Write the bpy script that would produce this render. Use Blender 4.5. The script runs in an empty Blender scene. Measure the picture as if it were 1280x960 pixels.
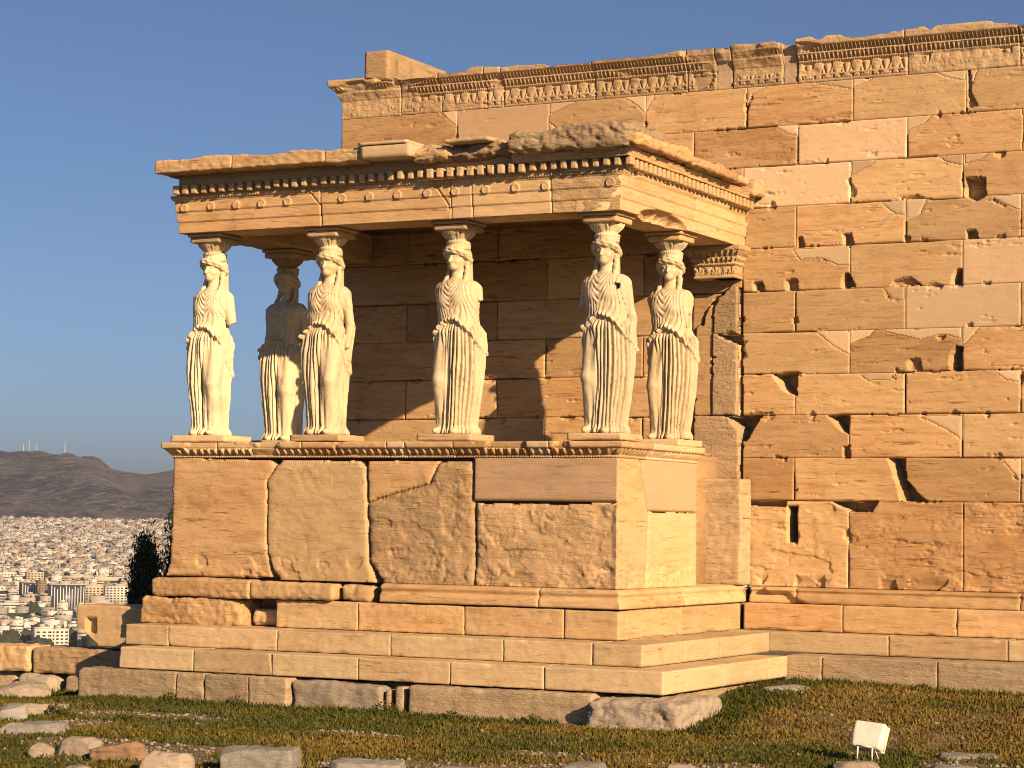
import bpy, math, random
import numpy as np
R = math.radians
random.seed(7)
rng = np.random.default_rng(7)
scene = bpy.context.scene
col = scene.collection

# ------------------------------------------------------------------ camera, sky, sun, exposure
CAM = (15.202, -24.558, -0.414)
cd = bpy.data.cameras.new('camera'); cam = bpy.data.objects.new('camera', cd); col.objects.link(cam)
cd.sensor_width = 36; cd.lens = 36 * 2852.9 / 1280
cd.clip_start = 0.1; cd.clip_end = 60000
cam.location = CAM
from mathutils import Matrix
_r = (0.88844721, 0.45875158, 0.01444145); _u = (0.0150756, -0.06061479, 0.99804738); _f = (-0.45873117, 0.88649469, 0.06076899)
cam.rotation_euler = Matrix(((_r[0], _u[0], -_f[0]), (_r[1], _u[1], -_f[1]), (_r[2], _u[2], -_f[2]))).to_euler()
scene.camera = cam

SUN_FROM = np.array([1.0, -0.557, 0.435]); SUN_FROM /= np.linalg.norm(SUN_FROM)
sun_el = math.asin(SUN_FROM[2]); sun_az = math.atan2(SUN_FROM[0], SUN_FROM[1])
world = bpy.data.worlds.new('World'); scene.world = world; world.use_nodes = True
wt = world.node_tree; wt.nodes.clear()
sky = wt.nodes.new('ShaderNodeTexSky'); sky.sky_type = 'NISHITA'; sky.sun_disc = False
sky.sun_elevation = sun_el; sky.sun_rotation = sun_az
sky.altitude = 800; sky.air_density = 0.62; sky.dust_density = 1.2; sky.ozone_density = 3.5
bg = wt.nodes.new('ShaderNodeBackground'); bg.inputs['Strength'].default_value = 0.05
wo = wt.nodes.new('ShaderNodeOutputWorld')
wt.links.new(sky.outputs[0], bg.inputs[0]); wt.links.new(bg.outputs[0], wo.inputs[0])
sl = bpy.data.lights.new('sun', 'SUN'); so = bpy.data.objects.new('sun', sl); col.objects.link(so)
sl.energy = 5.0; sl.angle = R(0.5); sl.color = (1.0, 0.70, 0.40)
from mathutils import Vector
so.rotation_euler = Vector(tuple(SUN_FROM)).to_track_quat('Z', 'Y').to_euler()
scene.view_settings.view_transform = 'Standard'; scene.view_settings.look = 'None'
scene.view_settings.exposure = 0.86; scene.view_settings.gamma = 1.0
scene.view_settings.use_curve_mapping = False
scene.cycles.max_bounces = 4; scene.cycles.diffuse_bounces = 1; scene.cycles.volume_bounces = 0
scene.cycles.sample_clamp_indirect = 6; scene.cycles.filter_width = 1.0

# ------------------------------------------------------------------ noise
def _h(ix, iy, iz, s):
    n = (ix.astype(np.int64) * 374761393 + iy.astype(np.int64) * 668265263 + iz.astype(np.int64) * 2147483647 + s * 1274126177) & 0xffffffff
    n = ((n ^ (n >> 13)) * 1274126177) & 0xffffffff
    n = ((n ^ (n >> 16)) * 668265263) & 0xffffffff
    return ((n ^ (n >> 15)) & 0xffff).astype(np.float32) / 65535.0
def vn(x, y, z, s=0):
    x, y, z = np.broadcast_arrays(np.asarray(x, np.float64), np.asarray(y, np.float64), np.asarray(z, np.float64))
    ix, iy, iz = np.floor(x), np.floor(y), np.floor(z)
    fx, fy, fz = x - ix, y - iy, z - iz
    fx, fy, fz = [f * f * (3 - 2 * f) for f in (fx, fy, fz)]
    r = 0
    for a in (0, 1):
        for b in (0, 1):
            for c in (0, 1):
                w = (fx if a else 1 - fx) * (fy if b else 1 - fy) * (fz if c else 1 - fz)
                r = r + w * _h(ix + a, iy + b, iz + c, s)
    return r * 2 - 1
def fbm(x, y, z, s=0, o=3):
    r = 0; a = 1; t = 0
    for k in range(o):
        r = r + a * vn(x * 2.03 ** k, y * 2.03 ** k, z * 2.03 ** k, s + k * 17); t += a; a *= .5
    return r / t
def sst(x, a, b):
    t = np.clip((x - a) / (b - a), 0, 1); return t * t * (3 - 2 * t)

# ------------------------------------------------------------------ objects
def mesh(name, V, Q, mat, parent=None, smooth=False, T=None):
    V = np.ascontiguousarray(V, np.float32).reshape(-1, 3); me = bpy.data.meshes.new(name)
    Q = np.asarray(Q, np.int32).reshape(-1, 4); T = np.zeros((0, 3), np.int32) if T is None else np.asarray(T, np.int32).reshape(-1, 3)
    me.vertices.add(len(V)); me.vertices.foreach_set('co', V.ravel())
    nl = Q.size + T.size; me.loops.add(nl); me.loops.foreach_set('vertex_index', np.concatenate([Q.ravel(), T.ravel()]))
    me.polygons.add(len(Q) + len(T))
    me.polygons.foreach_set('loop_start', np.concatenate([np.arange(len(Q)) * 4, Q.size + np.arange(len(T)) * 3]).astype(np.int32))
    me.update(calc_edges=True)
    if smooth: me.polygons.foreach_set('use_smooth', np.ones(len(me.polygons), bool))
    me.validate()
    if mat: me.materials.append(mat)
    o = bpy.data.objects.new(name, me); col.objects.link(o)
    if parent is not None: o.parent = parent
    return o
def tag(o, label=None, cat=None, group=None, kind=None):
    if label: o['label'] = label
    if cat: o['category'] = cat
    if group: o['group'] = group
    if kind: o['kind'] = kind
    return o
def empty(name, loc=(0, 0, 0), **k):
    o = bpy.data.objects.new(name, None); col.objects.link(o); o.location = loc; o.empty_display_size = .2
    return tag(o, **k)
def rel(o, parent):      # keep world coordinates of a mesh written in world space under a parent Empty
    o.parent = parent; o.matrix_parent_inverse = Matrix.Translation(-parent.location); return o
class MB:                # collects simple pieces into one mesh
    def __init__(s): s.V = []; s.Q = []; s.n = 0
    def add(s, V, Q):
        V = np.asarray(V, float).reshape(-1, 3); s.V.append(V); s.Q.append(np.asarray(Q).reshape(-1, 4) + s.n); s.n += len(V)
    def box(s, x0, x1, y0, y1, z0, z1, rot=0):
        V = np.array([(x, y, z) for x in (x0, x1) for y in (y0, y1) for z in (z0, z1)], float)
        if rot:
            c = V.mean(0); d = V - c; V = c + np.stack([d[:, 0] * math.cos(rot) - d[:, 1] * math.sin(rot), d[:, 0] * math.sin(rot) + d[:, 1] * math.cos(rot), d[:, 2]], 1)
        s.add(V, [(0, 1, 3, 2), (4, 6, 7, 5), (0, 4, 5, 1), (2, 3, 7, 6), (0, 2, 6, 4), (1, 5, 7, 3)])
    def stone(s, *a, **k): s.add(*stone_vq(*a, **k))
    def tube(s, pts, r, n=8):
        pts = np.asarray(pts, float); r = np.broadcast_to(np.asarray(r, float), len(pts)); V = []
        for i, p in enumerate(pts):
            t = pts[min(i + 1, len(pts) - 1)] - pts[max(i - 1, 0)]; t /= np.linalg.norm(t) + 1e-9
            a = np.cross(t, (0, 0, 1) if abs(t[2]) < .9 else (1, 0, 0)); a /= np.linalg.norm(a); b = np.cross(t, a)
            for k in range(n): th = 2 * math.pi * k / n; V.append(p + r[i] * (a * math.cos(th) + b * math.sin(th)))
        Q = [(i * n + k, i * n + (k + 1) % n, (i + 1) * n + (k + 1) % n, (i + 1) * n + k) for i in range(len(pts) - 1) for k in range(n)]
        m = (len(pts) - 1) * n

        base = len(V); V.append(pts[0]); V.append(pts[-1])
        for k in range(0, n, 2): Q.append((base, (k + 2) % n, k + 1, k)); Q.append((base + 1, m + k, m + k + 1, m + (k + 2) % n))
        s.add(V, Q)
    def build(s, name, mat, parent=None, smooth=False):
        return mesh(name, np.concatenate(s.V), np.concatenate(s.Q), mat, parent, smooth)

def box_grid(lo, hi, res):
    lo = np.asarray(lo, float); hi = np.asarray(hi, float); n = np.maximum(np.ceil((hi - lo) / res).astype(int), 1)
    ids = {}; V = []; Q = []
    N = n + 1
    idx = -np.ones(N, int)
    g = np.stack(np.meshgrid(*[np.arange(k) for k in N], indexing='ij'), -1)
    on = ((g == 0) | (g == n)).any(-1)
    idx[on] = np.arange(on.sum()); V = lo + g[on] / n * (hi - lo)
    for ax in range(3):
        for side in (0, n[ax]):
            s = np.take(idx, side, axis=ax)
            q = np.stack([s[:-1, :-1], s[1:, :-1], s[1:, 1:], s[:-1, 1:]], -1).reshape(-1, 4)
            flip = (side == 0) ^ (ax == 1)
            Q.append(q[:, ::-1] if flip else q)
    return V, np.concatenate(Q)
def stone_vq(x0, x1, y0, y1, z0, z1, res=.03, r=.012, chip=.04, rough=.004, seed=0, warp=0.0, top=0.0, ridge=0.0):
    """A worn block: rounded edges whose radius wanders (chips), fine waviness, optional broken top."""
    lo = np.array([x0, y0, z0], float); hi = np.array([x1, y1, z1], float)
    V, Q = box_grid(lo, hi, res)
    nse = fbm(V[:, 0] * 5, V[:, 1] * 5, V[:, 2] * 5, seed, 3)
    rr = r + chip * np.clip(nse * 1.6 - .25, 0, 1) ** 1.2
    rr = np.minimum(rr, (hi - lo).min() * .45)[:, None]
    c = np.clip(V, lo + rr, hi - rr); d = V - c; L = np.linalg.norm(d, axis=1, keepdims=True) + 1e-9
    V2 = c + d / L * rr
    n = d / L
    V2 = V2 + n * (rough * fbm(V[:, 0] * 14, V[:, 1] * 14, V[:, 2] * 14, seed + 5, 3))[:, None]
    if ridge:
        q = 1 - 2.2 * np.abs(fbm(V[:, 0] * 7 + V[:, 2] * 9, V[:, 1] * 6, V[:, 2] * 11 - V[:, 0] * 4, seed + 61, 4)); V2 = V2 + n * (ridge * q)[:, None]
    if warp:
        for k in range(3): V2[:, k] += warp * fbm(V[:, 0] * 2.2 + k * 9, V[:, 1] * 2.2, V[:, 2] * 2.2, seed + 31 + k, 4)
    if top:
        t = (V[:, 2] - z0) / (z1 - z0)
        V2[:, 2] -= top * t * np.clip(.5 + 1.1 * fbm(V[:, 0] * 4, V[:, 1] * 4, 0 * V[:, 2], seed + 77, 4), 0, 1.4)
    return V2, Q
def stone(name, mat, parent, *a, **k):
    V, Q = stone_vq(*a, **k); return mesh(name, V, Q, mat, parent, True if k.get('warp', 0) or k.get('r', 0) > .05 else False)

def inpoly(X, Z, poly):
    r = np.zeros(X.shape, bool); n = len(poly)
    for i in range(n):
        x0, z0 = poly[i]; x1, z1 = poly[(i + 1) % n]
        if z0 == z1: continue
        c = ((z0 > Z) != (z1 > Z)) & (X < (x1 - x0) * (Z - z0) / (z1 - z0) + x0); r ^= c
    return r
def cells_split(P, B, lab, spec, default, parent, smooth=False):
    """P, B: (nu+1, nv+1, 3) front and back points; lab: (nu, nv) integer per cell, <0 = empty.
    Every label becomes one closed mesh. spec[label] = (name, material, label text)."""
    nu, nv = lab.shape; out = {}
    for L in np.unique(lab):
        if L < 0: continue
        m = lab == L
        iu, iv = np.nonzero(m)
        u0, u1, v0, v1 = iu.min(), iu.max() + 1, iv.min(), iv.max() + 1
        m = m[u0:u1, v0:v1]; p = P[u0:u1 + 1, v0:v1 + 1]; b = B[u0:u1 + 1, v0:v1 + 1]
        a, c = m.shape; used = np.zeros((a + 1, c + 1), bool)
        used[:-1, :-1] |= m; used[1:, :-1] |= m; used[:-1, 1:] |= m; used[1:, 1:] |= m
        ix = -np.ones(used.shape, int); n = used.sum(); ix[used] = np.arange(n)
        i, j = np.nonzero(m)
        Q = [np.stack([ix[i, j], ix[i + 1, j], ix[i + 1, j + 1], ix[i, j + 1]], 1)]
        V = np.concatenate([p[used], b[used]])
        mp = np.pad(m, 1)
        for (di, dj, e0, e1) in ((-1, 0, (0, 1), (0, 0)), (1, 0, (1, 0), (1, 1)), (0, -1, (0, 0), (1, 0)), (0, 1, (1, 1), (0, 1))):
            bd = m & ~mp[1 + di:1 + di + a, 1 + dj:1 + dj + c]
            i, j = np.nonzero(bd); s = ix[i + e0[0], j + e0[1]]; t = ix[i + e1[0], j + e1[1]]
            Q.append(np.stack([t, s, s + n, t + n], 1))
        Q = np.concatenate(Q)
        # drop unused back vertices
        us = np.zeros(len(V), bool); us[Q.ravel()] = True; re = np.cumsum(us) - 1
        nm, mt, lb = spec.get(L, default)
        o = mesh(nm, V[us], re[Q], mt, parent, smooth)
        if lb: o['label'] = lb
        out[L] = o
    return out
def near_edge(lab, k):
    """vertex distance (in cells, up to k) from a label boundary"""
    nu, nv = lab.shape; e = np.zeros((nu + 1, nv + 1), bool)
    e[1:-1, 1:-1] = (lab[1:, 1:] != lab[:-1, 1:]) | (lab[1:, 1:] != lab[1:, :-1]) | (lab[1:, 1:] != lab[:-1, :-1])
    d = np.full(e.shape, k, float); d[e] = 0; cur = e.copy()
    for s in range(1, k):
        g = cur.copy(); g[1:] |= cur[:-1]; g[:-1] |= cur[1:]; g[:, 1:] |= cur[:, :-1]; g[:, :-1] |= cur[:, 1:]
        d[g & ~cur] = s; cur = g
    return d

# ------------------------------------------------------------------ materials
def new_mat(name):
    m = bpy.data.materials.new(name); m.use_nodes = True; nt = m.node_tree; b = nt.nodes['Principled BSDF']
    return m, nt, b
def N(nt, t, **k):
    n = nt.nodes.new(t)
    for a, v in k.items(): setattr(n, a, v)
    return n
def mix(nt, f, a, b, blend='MIX'):
    m = N(nt, 'ShaderNodeMix', data_type='RGBA', blend_type=blend)
    for s, v in ((m.inputs[0], f), (m.inputs[6], a), (m.inputs[7], b)):
        if hasattr(v, 'links') or isinstance(v, bpy.types.NodeSocket): nt.links.new(v, s)
        elif isinstance(v, (int, float)): s.default_value = v
        else: s.default_value = (*v, 1)
    return m.outputs[2]
def noise(nt, vec, sc, det=6, rough=.6, mapscale=None, dist=0.0):
    if mapscale:
        mp = N(nt, 'ShaderNodeMapping'); mp.inputs['Rotation'].default_value = (0, .06 if mapscale[2] > 3 else 0, 0); mp.inputs['Scale'].default_value = mapscale; nt.links.new(vec, mp.inputs[0]); vec = mp.outputs[0]
    n = N(nt, 'ShaderNodeTexNoise'); n.inputs['Scale'].default_value = sc; n.inputs['Detail'].default_value = det
    n.inputs['Roughness'].default_value = rough; n.inputs['Distortion'].default_value = dist
    nt.links.new(vec, n.inputs['Vector']); return n.outputs[0]
def ramp(nt, f, a, b):
    r = N(nt, 'ShaderNodeMapRange'); r.inputs[1].default_value = a; r.inputs[2].default_value = b; r.clamp = True
    nt.links.new(f, r.inputs[0]); return r.outputs[0]
def marble(name, c_main, c_alt, c_stain, vein=.6, bump=.35, fine=70, stain=.5, rough=.75, bias=0.0, flat=0.0):
    m, nt, b = new_mat(name); geo = N(nt, 'ShaderNodeNewGeometry'); p = geo.outputs['Position']
    info = N(nt, 'ShaderNodeObjectInfo')
    off = N(nt, 'ShaderNodeVectorMath', operation='MULTIPLY_ADD'); 
    comb = N(nt, 'ShaderNodeCombineXYZ')
    for i, k in enumerate((17.0, 31.0, 23.0)):
        mm = N(nt, 'ShaderNodeMath', operation='MULTIPLY'); mm.inputs[1].default_value = k; nt.links.new(info.outputs['Random'], mm.inputs[0]); nt.links.new(mm.outputs[0], comb.inputs[i])
    ad = N(nt, 'ShaderNodeVectorMath', operation='ADD'); nt.links.new(p, ad.inputs[0]); nt.links.new(comb.outputs[0], ad.inputs[1]); q = ad.outputs[0]
    nt.nodes.remove(off)
    big = noise(nt, q, .9, 4, .55, (1, 1, 2.2))
    base = mix(nt, ramp(nt, big, .3 + bias, .72 + bias), c_main, c_alt)
    v = noise(nt, q, 2.6, 10, .72, (.6, .6, 4.2) if not flat else (1, 1, 1), .6)
    base = mix(nt, ramp(nt, v, .47, .66), base, mix(nt, vein, base, c_stain))
    v2 = noise(nt, q, 5.0, 8, .72, (.5, .5, 7.5) if not flat else (1, 1, .5), .8); base = mix(nt, ramp(nt, v2, .57, .64), base, mix(nt, min(1, vein * 1.2), base, tuple(c * .42 for c in c_stain)))
    st = noise(nt, q, 1.7, 7, .7, None, 1.2)
    base = mix(nt, ramp(nt, st, .56, .74), base, mix(nt, stain, base, tuple(c * .55 for c in c_stain)))
    sp = noise(nt, q, 26, 6, .75); base = mix(nt, ramp(nt, sp, .54, .72), base, mix(nt, .45, base, tuple(c * .5 for c in c_main)))
    # block to block difference
    hs = N(nt, 'ShaderNodeHueSaturation'); mr = N(nt, 'ShaderNodeMapRange'); mr.inputs[3].default_value = .78; mr.inputs[4].default_value = 1.14
    fr = N(nt, 'ShaderNodeMath', operation='MULTIPLY'); fr.inputs[1].default_value = 7.31; nt.links.new(info.outputs['Random'], fr.inputs[0]); fr2 = N(nt, 'ShaderNodeMath', operation='FRACT'); nt.links.new(fr.outputs[0], fr2.inputs[0])
    fr3 = N(nt, 'ShaderNodeMath', operation='MULTIPLY'); fr3.inputs[1].default_value = .55; nt.links.new(fr2.outputs[0], fr3.inputs[0])
    base = mix(nt, fr3.outputs[0], base, mix(nt, .6, base, tuple(min(.62, c * 1.2 + .05) for c in c_alt)))
    nt.links.new(info.outputs['Random'], mr.inputs[0]); nt.links.new(mr.outputs[0], hs.inputs['Value']); nt.links.new(base, hs.inputs['Color'])
    nt.links.new(hs.outputs[0], b.inputs['Base Color']); b.inputs['Roughness'].default_value = rough; b.inputs['Specular IOR Level'].default_value = .25
    f1 = noise(nt, p, fine, 5, .65); f2 = noise(nt, q, 9, 8, .7, (.7, .7, 2.2) if not flat else (1, 1, 1))
    a1 = N(nt, 'ShaderNodeMath', operation='MULTIPLY_ADD'); a1.inputs[1].default_value = .25; nt.links.new(f1, a1.inputs[0]); nt.links.new(f2, a1.inputs[2])
    bp = N(nt, 'ShaderNodeBump'); bp.inputs['Strength'].default_value = bump; bp.inputs['Distance'].default_value = .03
    nt.links.new(a1.outputs[0], bp.inputs['Height']); nt.links.new(bp.outputs[0], b.inputs['Normal'])
    return m
def plain(name, c, rough=.6, c2=None, sc=4, bump=0, metal=0, ms=None):
    m, nt, b = new_mat(name); b.inputs['Roughness'].default_value = rough; b.inputs['Metallic'].default_value = metal
    b.inputs['Base Color'].default_value = (*c, 1)
    if c2:
        geo = N(nt, 'ShaderNodeNewGeometry'); f = noise(nt, geo.outputs['Position'], sc, 7, .65, ms)
        nt.links.new(mix(nt, ramp(nt, f, .35, .68), c, c2), b.inputs['Base Color'])
        if bump:
            bp = N(nt, 'ShaderNodeBump'); bp.inputs['Strength'].default_value = bump; bp.inputs['Distance'].default_value = .05
            nt.links.new(f, bp.inputs['Height']); nt.links.new(bp.outputs[0], b.inputs['Normal'])
    return m
M_wall = marble('patinated_marble', (.49, .285, .13), (.57, .365, .19), (.34, .165, .062), vein=.75, stain=.6)
M_new = marble('restored_marble', (.57, .375, .225), (.60, .415, .26), (.50, .36, .22), vein=.25, bump=.12, stain=.12)
M_porch = marble('porch_marble', (.51, .31, .145), (.58, .39, .215), (.35, .18, .075), vein=.7, stain=.6)
M_rough = marble('weathered_marble', (.45, .295, .155), (.53, .36, .205), (.26, .17, .09), bump=.8, fine=40, stain=.7)
M_step = marble('step_marble', (.52, .365, .205), (.57, .41, .245), (.36, .21, .10), bump=.4)
M_found = marble('foundation_stone', (.36, .265, .16), (.45, .34, .215), (.20, .15, .10), bump=.9, fine=35, stain=.7)
M_stat = marble('statue_marble', (.63, .48, .29), (.70, .56, .37), (.38, .23, .11), vein=.25, bump=.4, fine=90, stain=.6, rough=.65, flat=1.0)
M_cement = marble('infill_mortar', (.40, .28, .17), (.43, .31, .19), (.34, .24, .14), vein=.2, bump=.25, stain=.1)
M_tooled = marble('tooled_marble', (.42, .29, .17), (.46, .33, .20), (.30, .19, .10), bump=.9, fine=45)
M_rock = marble('limestone_rock', (.28, .235, .185), (.38, .32, .25), (.26, .15, .08), bump=.9, fine=30, stain=.6, vein=.3)
M_greyrock = marble('grey_limestone', (.21, .20, .185), (.28, .265, .24), (.17, .14, .11), bump=.8, fine=30, stain=.4, vein=.3)
M_newgrey = marble('restored_grey_marble', (.40, .27, .165), (.45, .31, .20), (.26, .16, .09), vein=.5, bump=.1, stain=.3)
M_rust = marble('iron_stained_rock', (.26, .20, .145), (.29, .17, .085), (.20, .11, .055), bump=.9, fine=30, stain=.6)
M_floor = marble('darkened_paving', (.26, .19, .12), (.32, .25, .17), (.18, .12, .07))  # floor colour darkened so less sunlight bounces into the porch interior
M_crust = marble('crusted_marble', (.24, .165, .095), (.36, .26, .155), (.13, .085, .05), bump=.9, fine=40, stain=.8)
M_pier = marble('split_marble', (.50, .35, .20), (.56, .42, .26), (.30, .18, .09), bump=.8, fine=40, stain=.5)
# outlines measured on the masonry, in metres: (along, height)
PATCHES =  [[(1.442, 4.675), (1.669, 4.669), (1.673, 4.479), (1.581, 4.545)], [(2.942, 4.678), (3.33, 4.679), (2.987, 4.557), (2.944, 4.56)], [(2.945, 4.442), (3.131, 4.283), (2.948, 4.285)], [(3.923, 4.674), (4.226, 4.681), (4.228, 4.46), (4.049, 4.607)], [(4.225, 4.69), (4.36, 4.69), (4.279, 4.572), (4.228, 4.479)], [(5.506, 4.69), (5.773, 4.679), (5.576, 4.591), (5.508, 4.464)], [(6.261, 4.679), (6.798, 4.711), (6.799, 4.564), (6.502, 4.633)], [(6.798, 4.711), (7.091, 4.716), (6.978, 4.633), (6.799, 4.573)], [(7.695, 4.705), (8.106, 4.708), (8.107, 4.565), (7.952, 4.595)], [(8.106, 4.708), (8.242, 4.706), (8.206, 4.557), (8.107, 4.43)], [(5.855, 4.206), (6.138, 4.215), (6.139, 4.067), (6.022, 4.093)], [(7.439, 4.199), (7.734, 4.214), (7.633, 4.104), (7.439, 4.045)], [(6.784, 3.732), (7.086, 3.732), (6.983, 3.665), (6.785, 3.567)], [(7.772, 3.735), (8.091, 3.742), (8.091, 3.617), (7.909, 3.655)], [(8.091, 3.742), (8.406, 3.758), (8.271, 3.66), (8.091, 3.626)], [(7.126, 3.248), (7.415, 3.26), (7.415, 3.098), (7.313, 3.103)], [(7.415, 3.26), (7.664, 3.274), (7.591, 3.089), (7.416, 3.007)], [(8.406, 3.252), (8.735, 3.252), (8.735, 3.085), (8.54, 3.157)], [(6.081, 2.758), (6.771, 2.783), (6.772, 2.547), (6.611, 2.571), (6.419, 2.652), (6.179, 2.634)], [(7.159, 2.288), (7.419, 2.297), (7.419, 2.126), (7.271, 2.149)], [(6.377, 1.812), (6.776, 1.802), (6.778, 1.53), (6.569, 1.644)], [(6.776, 1.811), (7.068, 1.812), (6.993, 1.742), (6.777, 1.657)], [(7.086, 1.812), (8.068, 1.804), (8.069, 1.689), (7.869, 1.738), (7.596, 1.691)], [(8.068, 1.813), (8.275, 1.816), (8.141, 1.669), (8.069, 1.609)], [(6.892, 1.311), (7.089, 1.335), (7.339, 1.348), (7.229, 1.242), (6.996, 1.246)], [(8.41, 1.329), (8.719, 1.332), (8.719, 1.201), (8.569, 1.23)], [(7.599, 0.836), (8.08, 0.841), (8.08, 0.568), (7.873, 0.701)], [(8.518, 0.357), (8.746, 0.357), (8.747, 0.079)]]
HOLES =  [([(8.109, 3.473), (8.325, 3.47), (8.335, 3.247), (8.227, 3.209), (8.11, 3.259)], 0.02, 0.16), ([(6.148, 2.893), (6.206, 2.9), (6.236, 2.779), (6.139, 2.774)], 0.02, 0.1), ([(6.732, 2.922), (6.789, 2.91), (6.818, 2.781), (6.723, 2.776)], 0.05, 0.12), ([(7.416, 2.863), (7.481, 2.842), (7.481, 2.779), (7.417, 2.782)], 0.01, 0.06), ([(8.12, 2.894), (8.219, 2.898), (8.246, 2.79), (8.12, 2.787)], 0.03, 0.12), ([(7.405, 3.297), (7.544, 3.316), (7.682, 3.264), (7.405, 3.27)], 0.02, 0.05), ([(5.644, 2.396), (5.723, 2.402), (5.753, 2.29), (5.655, 2.293)], 0.05, 0.12), ([(6.035, 2.419), (6.142, 2.415), (6.162, 2.295), (6.046, 2.289)], 0.05, 0.1), ([(6.726, 2.385), (6.763, 2.465), (6.849, 2.307), (6.726, 2.294)], 0.06, 0.16), ([(7.298, 2.364), (7.483, 2.402), (7.612, 2.299), (7.242, 2.303)], 0.03, 0.07), ([(8.013, 2.382), (8.067, 2.46), (8.067, 2.292), (8.004, 2.294)], 0.06, 0.18), ([(6.096, 1.975), (6.154, 1.974), (6.164, 1.918), (6.097, 1.902)], 0.03, 0.06), ([(7.487, 1.462), (7.597, 1.477), (7.615, 1.352), (7.487, 1.346)], 0.05, 0.06), ([(7.997, 1.496), (8.069, 1.609), (8.07, 1.335), (7.997, 1.336)], 0.08, 0.2), ([(5.917, 1.328), (6.159, 1.342), (6.151, 1.086), (6.044, 1.151)], 0.09, 0.25), ([(6.583, 0.836), (6.772, 0.852), (6.774, 0.645), (6.669, 0.754)], 0.09, 0.22), ([(6.708, 0.51), (6.784, 0.519), (6.785, 0.366), (6.709, 0.366)], 0.04, 0.1), ([(5.361, 0.846), (5.726, 0.862), (5.542, 0.559), (5.511, 0.67)], 0.06, 0.3), ([(7.307, 0.357), (7.436, 0.357), (7.437, 0.125), (7.675, -0.112), (7.456, -0.114), (7.419, 0.081)], 0.1, 0.22), ([(5.528, -0.121), (6.025, -0.117), (6.035, -0.181), (5.529, -0.177)], 0.0, 0.2), ([(6.608, -0.121), (7.124, -0.117), (7.05, -0.234), (6.816, -0.236)], 0.05, 0.25), ([(8.133, 4.787), (8.189, 4.379), (8.243, 4.268), (8.135, 4.249)], 0.0, 0.05), ([(5.183, 1.806), (5.462, 1.799), (5.463, 1.669), (5.344, 1.709)], 0.03, 0.15), ([(5.447, 2.338), (5.477, 2.337), (5.496, 0.117), (5.467, 0.117)], 0, 0.25)]
SLOT =  [(6.045, -0.181), (6.16, -0.18), (6.163, -0.588), (6.048, -0.59)]
FRONT =  {'slab1': [(-0.009, 0.266), (1.281, 0.239), (1.366, 0.178), (1.276, 0.019), (1.285, -0.771), (1.334, -1.051), (-0.059, -1.066), (-0.02, -0.885)], 'slab2': [(1.376, 0.178), (1.448, 0.239), (2.431, 0.231), (2.513, 0.162), (2.544, -0.319), (2.574, -0.833), (2.659, -1.07), (1.46, -1.1), (1.352, -0.963), (1.274, -0.772), (1.255, 0.019)], 'slab3up': [(2.542, 0.231), (3.428, 0.231), (3.297, -0.015), (2.956, -0.102), (2.551, -0.216)], 'slab3': [(3.448, 0.223), (3.813, 0.231), (3.841, -0.305), (3.864, -1.066), (2.759, -1.076), (2.595, -0.85), (2.552, -0.251), (2.957, -0.127), (3.317, -0.032)], 'slab4up': [(3.822, 0.231), (5.521, 0.248), (5.527, -0.19), (3.83, -0.188)], 'slab4': [(3.849, -0.213), (5.527, -0.206), (5.52, -1.064), (3.864, -1.066)]}
SIDE =  {'a': [(-3.409, 0.241), (-2.891, 0.233), (-2.652, -0.279), (-2.672, -1.071), (-3.47, -1.064)], 'b': [(-2.891, 0.241), (-1.321, 0.218), (-1.332, -0.265), (-2.652, -0.279)], 'c': [(-2.652, -0.287), (-1.355, -0.274), (-1.402, -1.095), (-2.672, -1.079)]}
# ------------------------------------------------------------------ the main wall (its face is the plane y = 0)
D = 3.455; W = 5.5
wall = empty('temple_wall', (9, 0, -2.1), label='tall golden ashlar marble wall with carved frieze on top and lighter repair patches, behind the porch', cat='temple wall')
LEV = [4.672, 4.2, 3.738, 3.255, 2.78, 2.288, 1.815, 1.329, .854, .37, -.115, -1.09]
h = .0125
xs = np.arange(0.0, 14.6 + h / 2, h); zs = np.arange(-1.09, 4.672 + h / 2, h)
cx = (xs[:-1] + xs[1:]) / 2; cz = (zs[:-1] + zs[1:]) / 2
CX, CZ = np.meshgrid(cx, cz, indexing='ij')
wx = CX + .004 * fbm(CX * 2, CZ * 2, 0, 3); wz = CZ + .003 * fbm(CX * 1.5, CZ * 3, 5, 4)
lab = np.zeros(CX.shape, int); spec = {}
NEWB = {(0, 2), (1, 5), (2, 5), (5, 7), (6, 6), (3, 9)}
jA = [1.669 + 1.29 * k for k in range(-1, 9)]; jB = [1.0 + 1.285 * k for k in range(-1, 10)]
for i in range(11):
    zt, zb = LEV[i], LEV[i + 1]; row = (wz <= zt) & (wz > zb)
    if i == 0: row |= wz > zt
    if i == 10: row = wz <= zt
    js = {0: [1.669, 2.943, 4.228, 5.508, 6.8, 8.108, 9.4, 10.7, 12.0, 13.3], 1: [1.0, 2.28, 3.57, 4.854, 6.14, 7.44, 8.743, 10.03, 11.33, 12.62, 13.92]}[i % 2]
    if i == 10: js = [1.669, 3.1, 5.49, 6.771, 8.083, 9.4, 10.7, 12.0, 13.3]
    if i >= 2 and i < 10:
        js = sorted([j for j in js if abs(j - 5.508) > .3] + [5.475])
        if i % 2 == 0: js = [j - .03 if j > 5.6 else j for j in js]
        else: js = [j - .015 if j > 5.6 else j for j in js]
    k = np.searchsorted(js, wx)
    for q in range(len(js) + 1):
        m = row & (k == q); L = 100 * (i + 1) + q; lab[m] = L
        nw = (i, q) in {(0, 1), (1, 5), (2, 4), (4, 6), (5, 7), (9, 9)}
        spec[L] = ('wall_block', M_new if nw else (M_rough if i == 10 and 0 else M_wall), 'smooth pale restored marble block' if nw else None)
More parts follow.
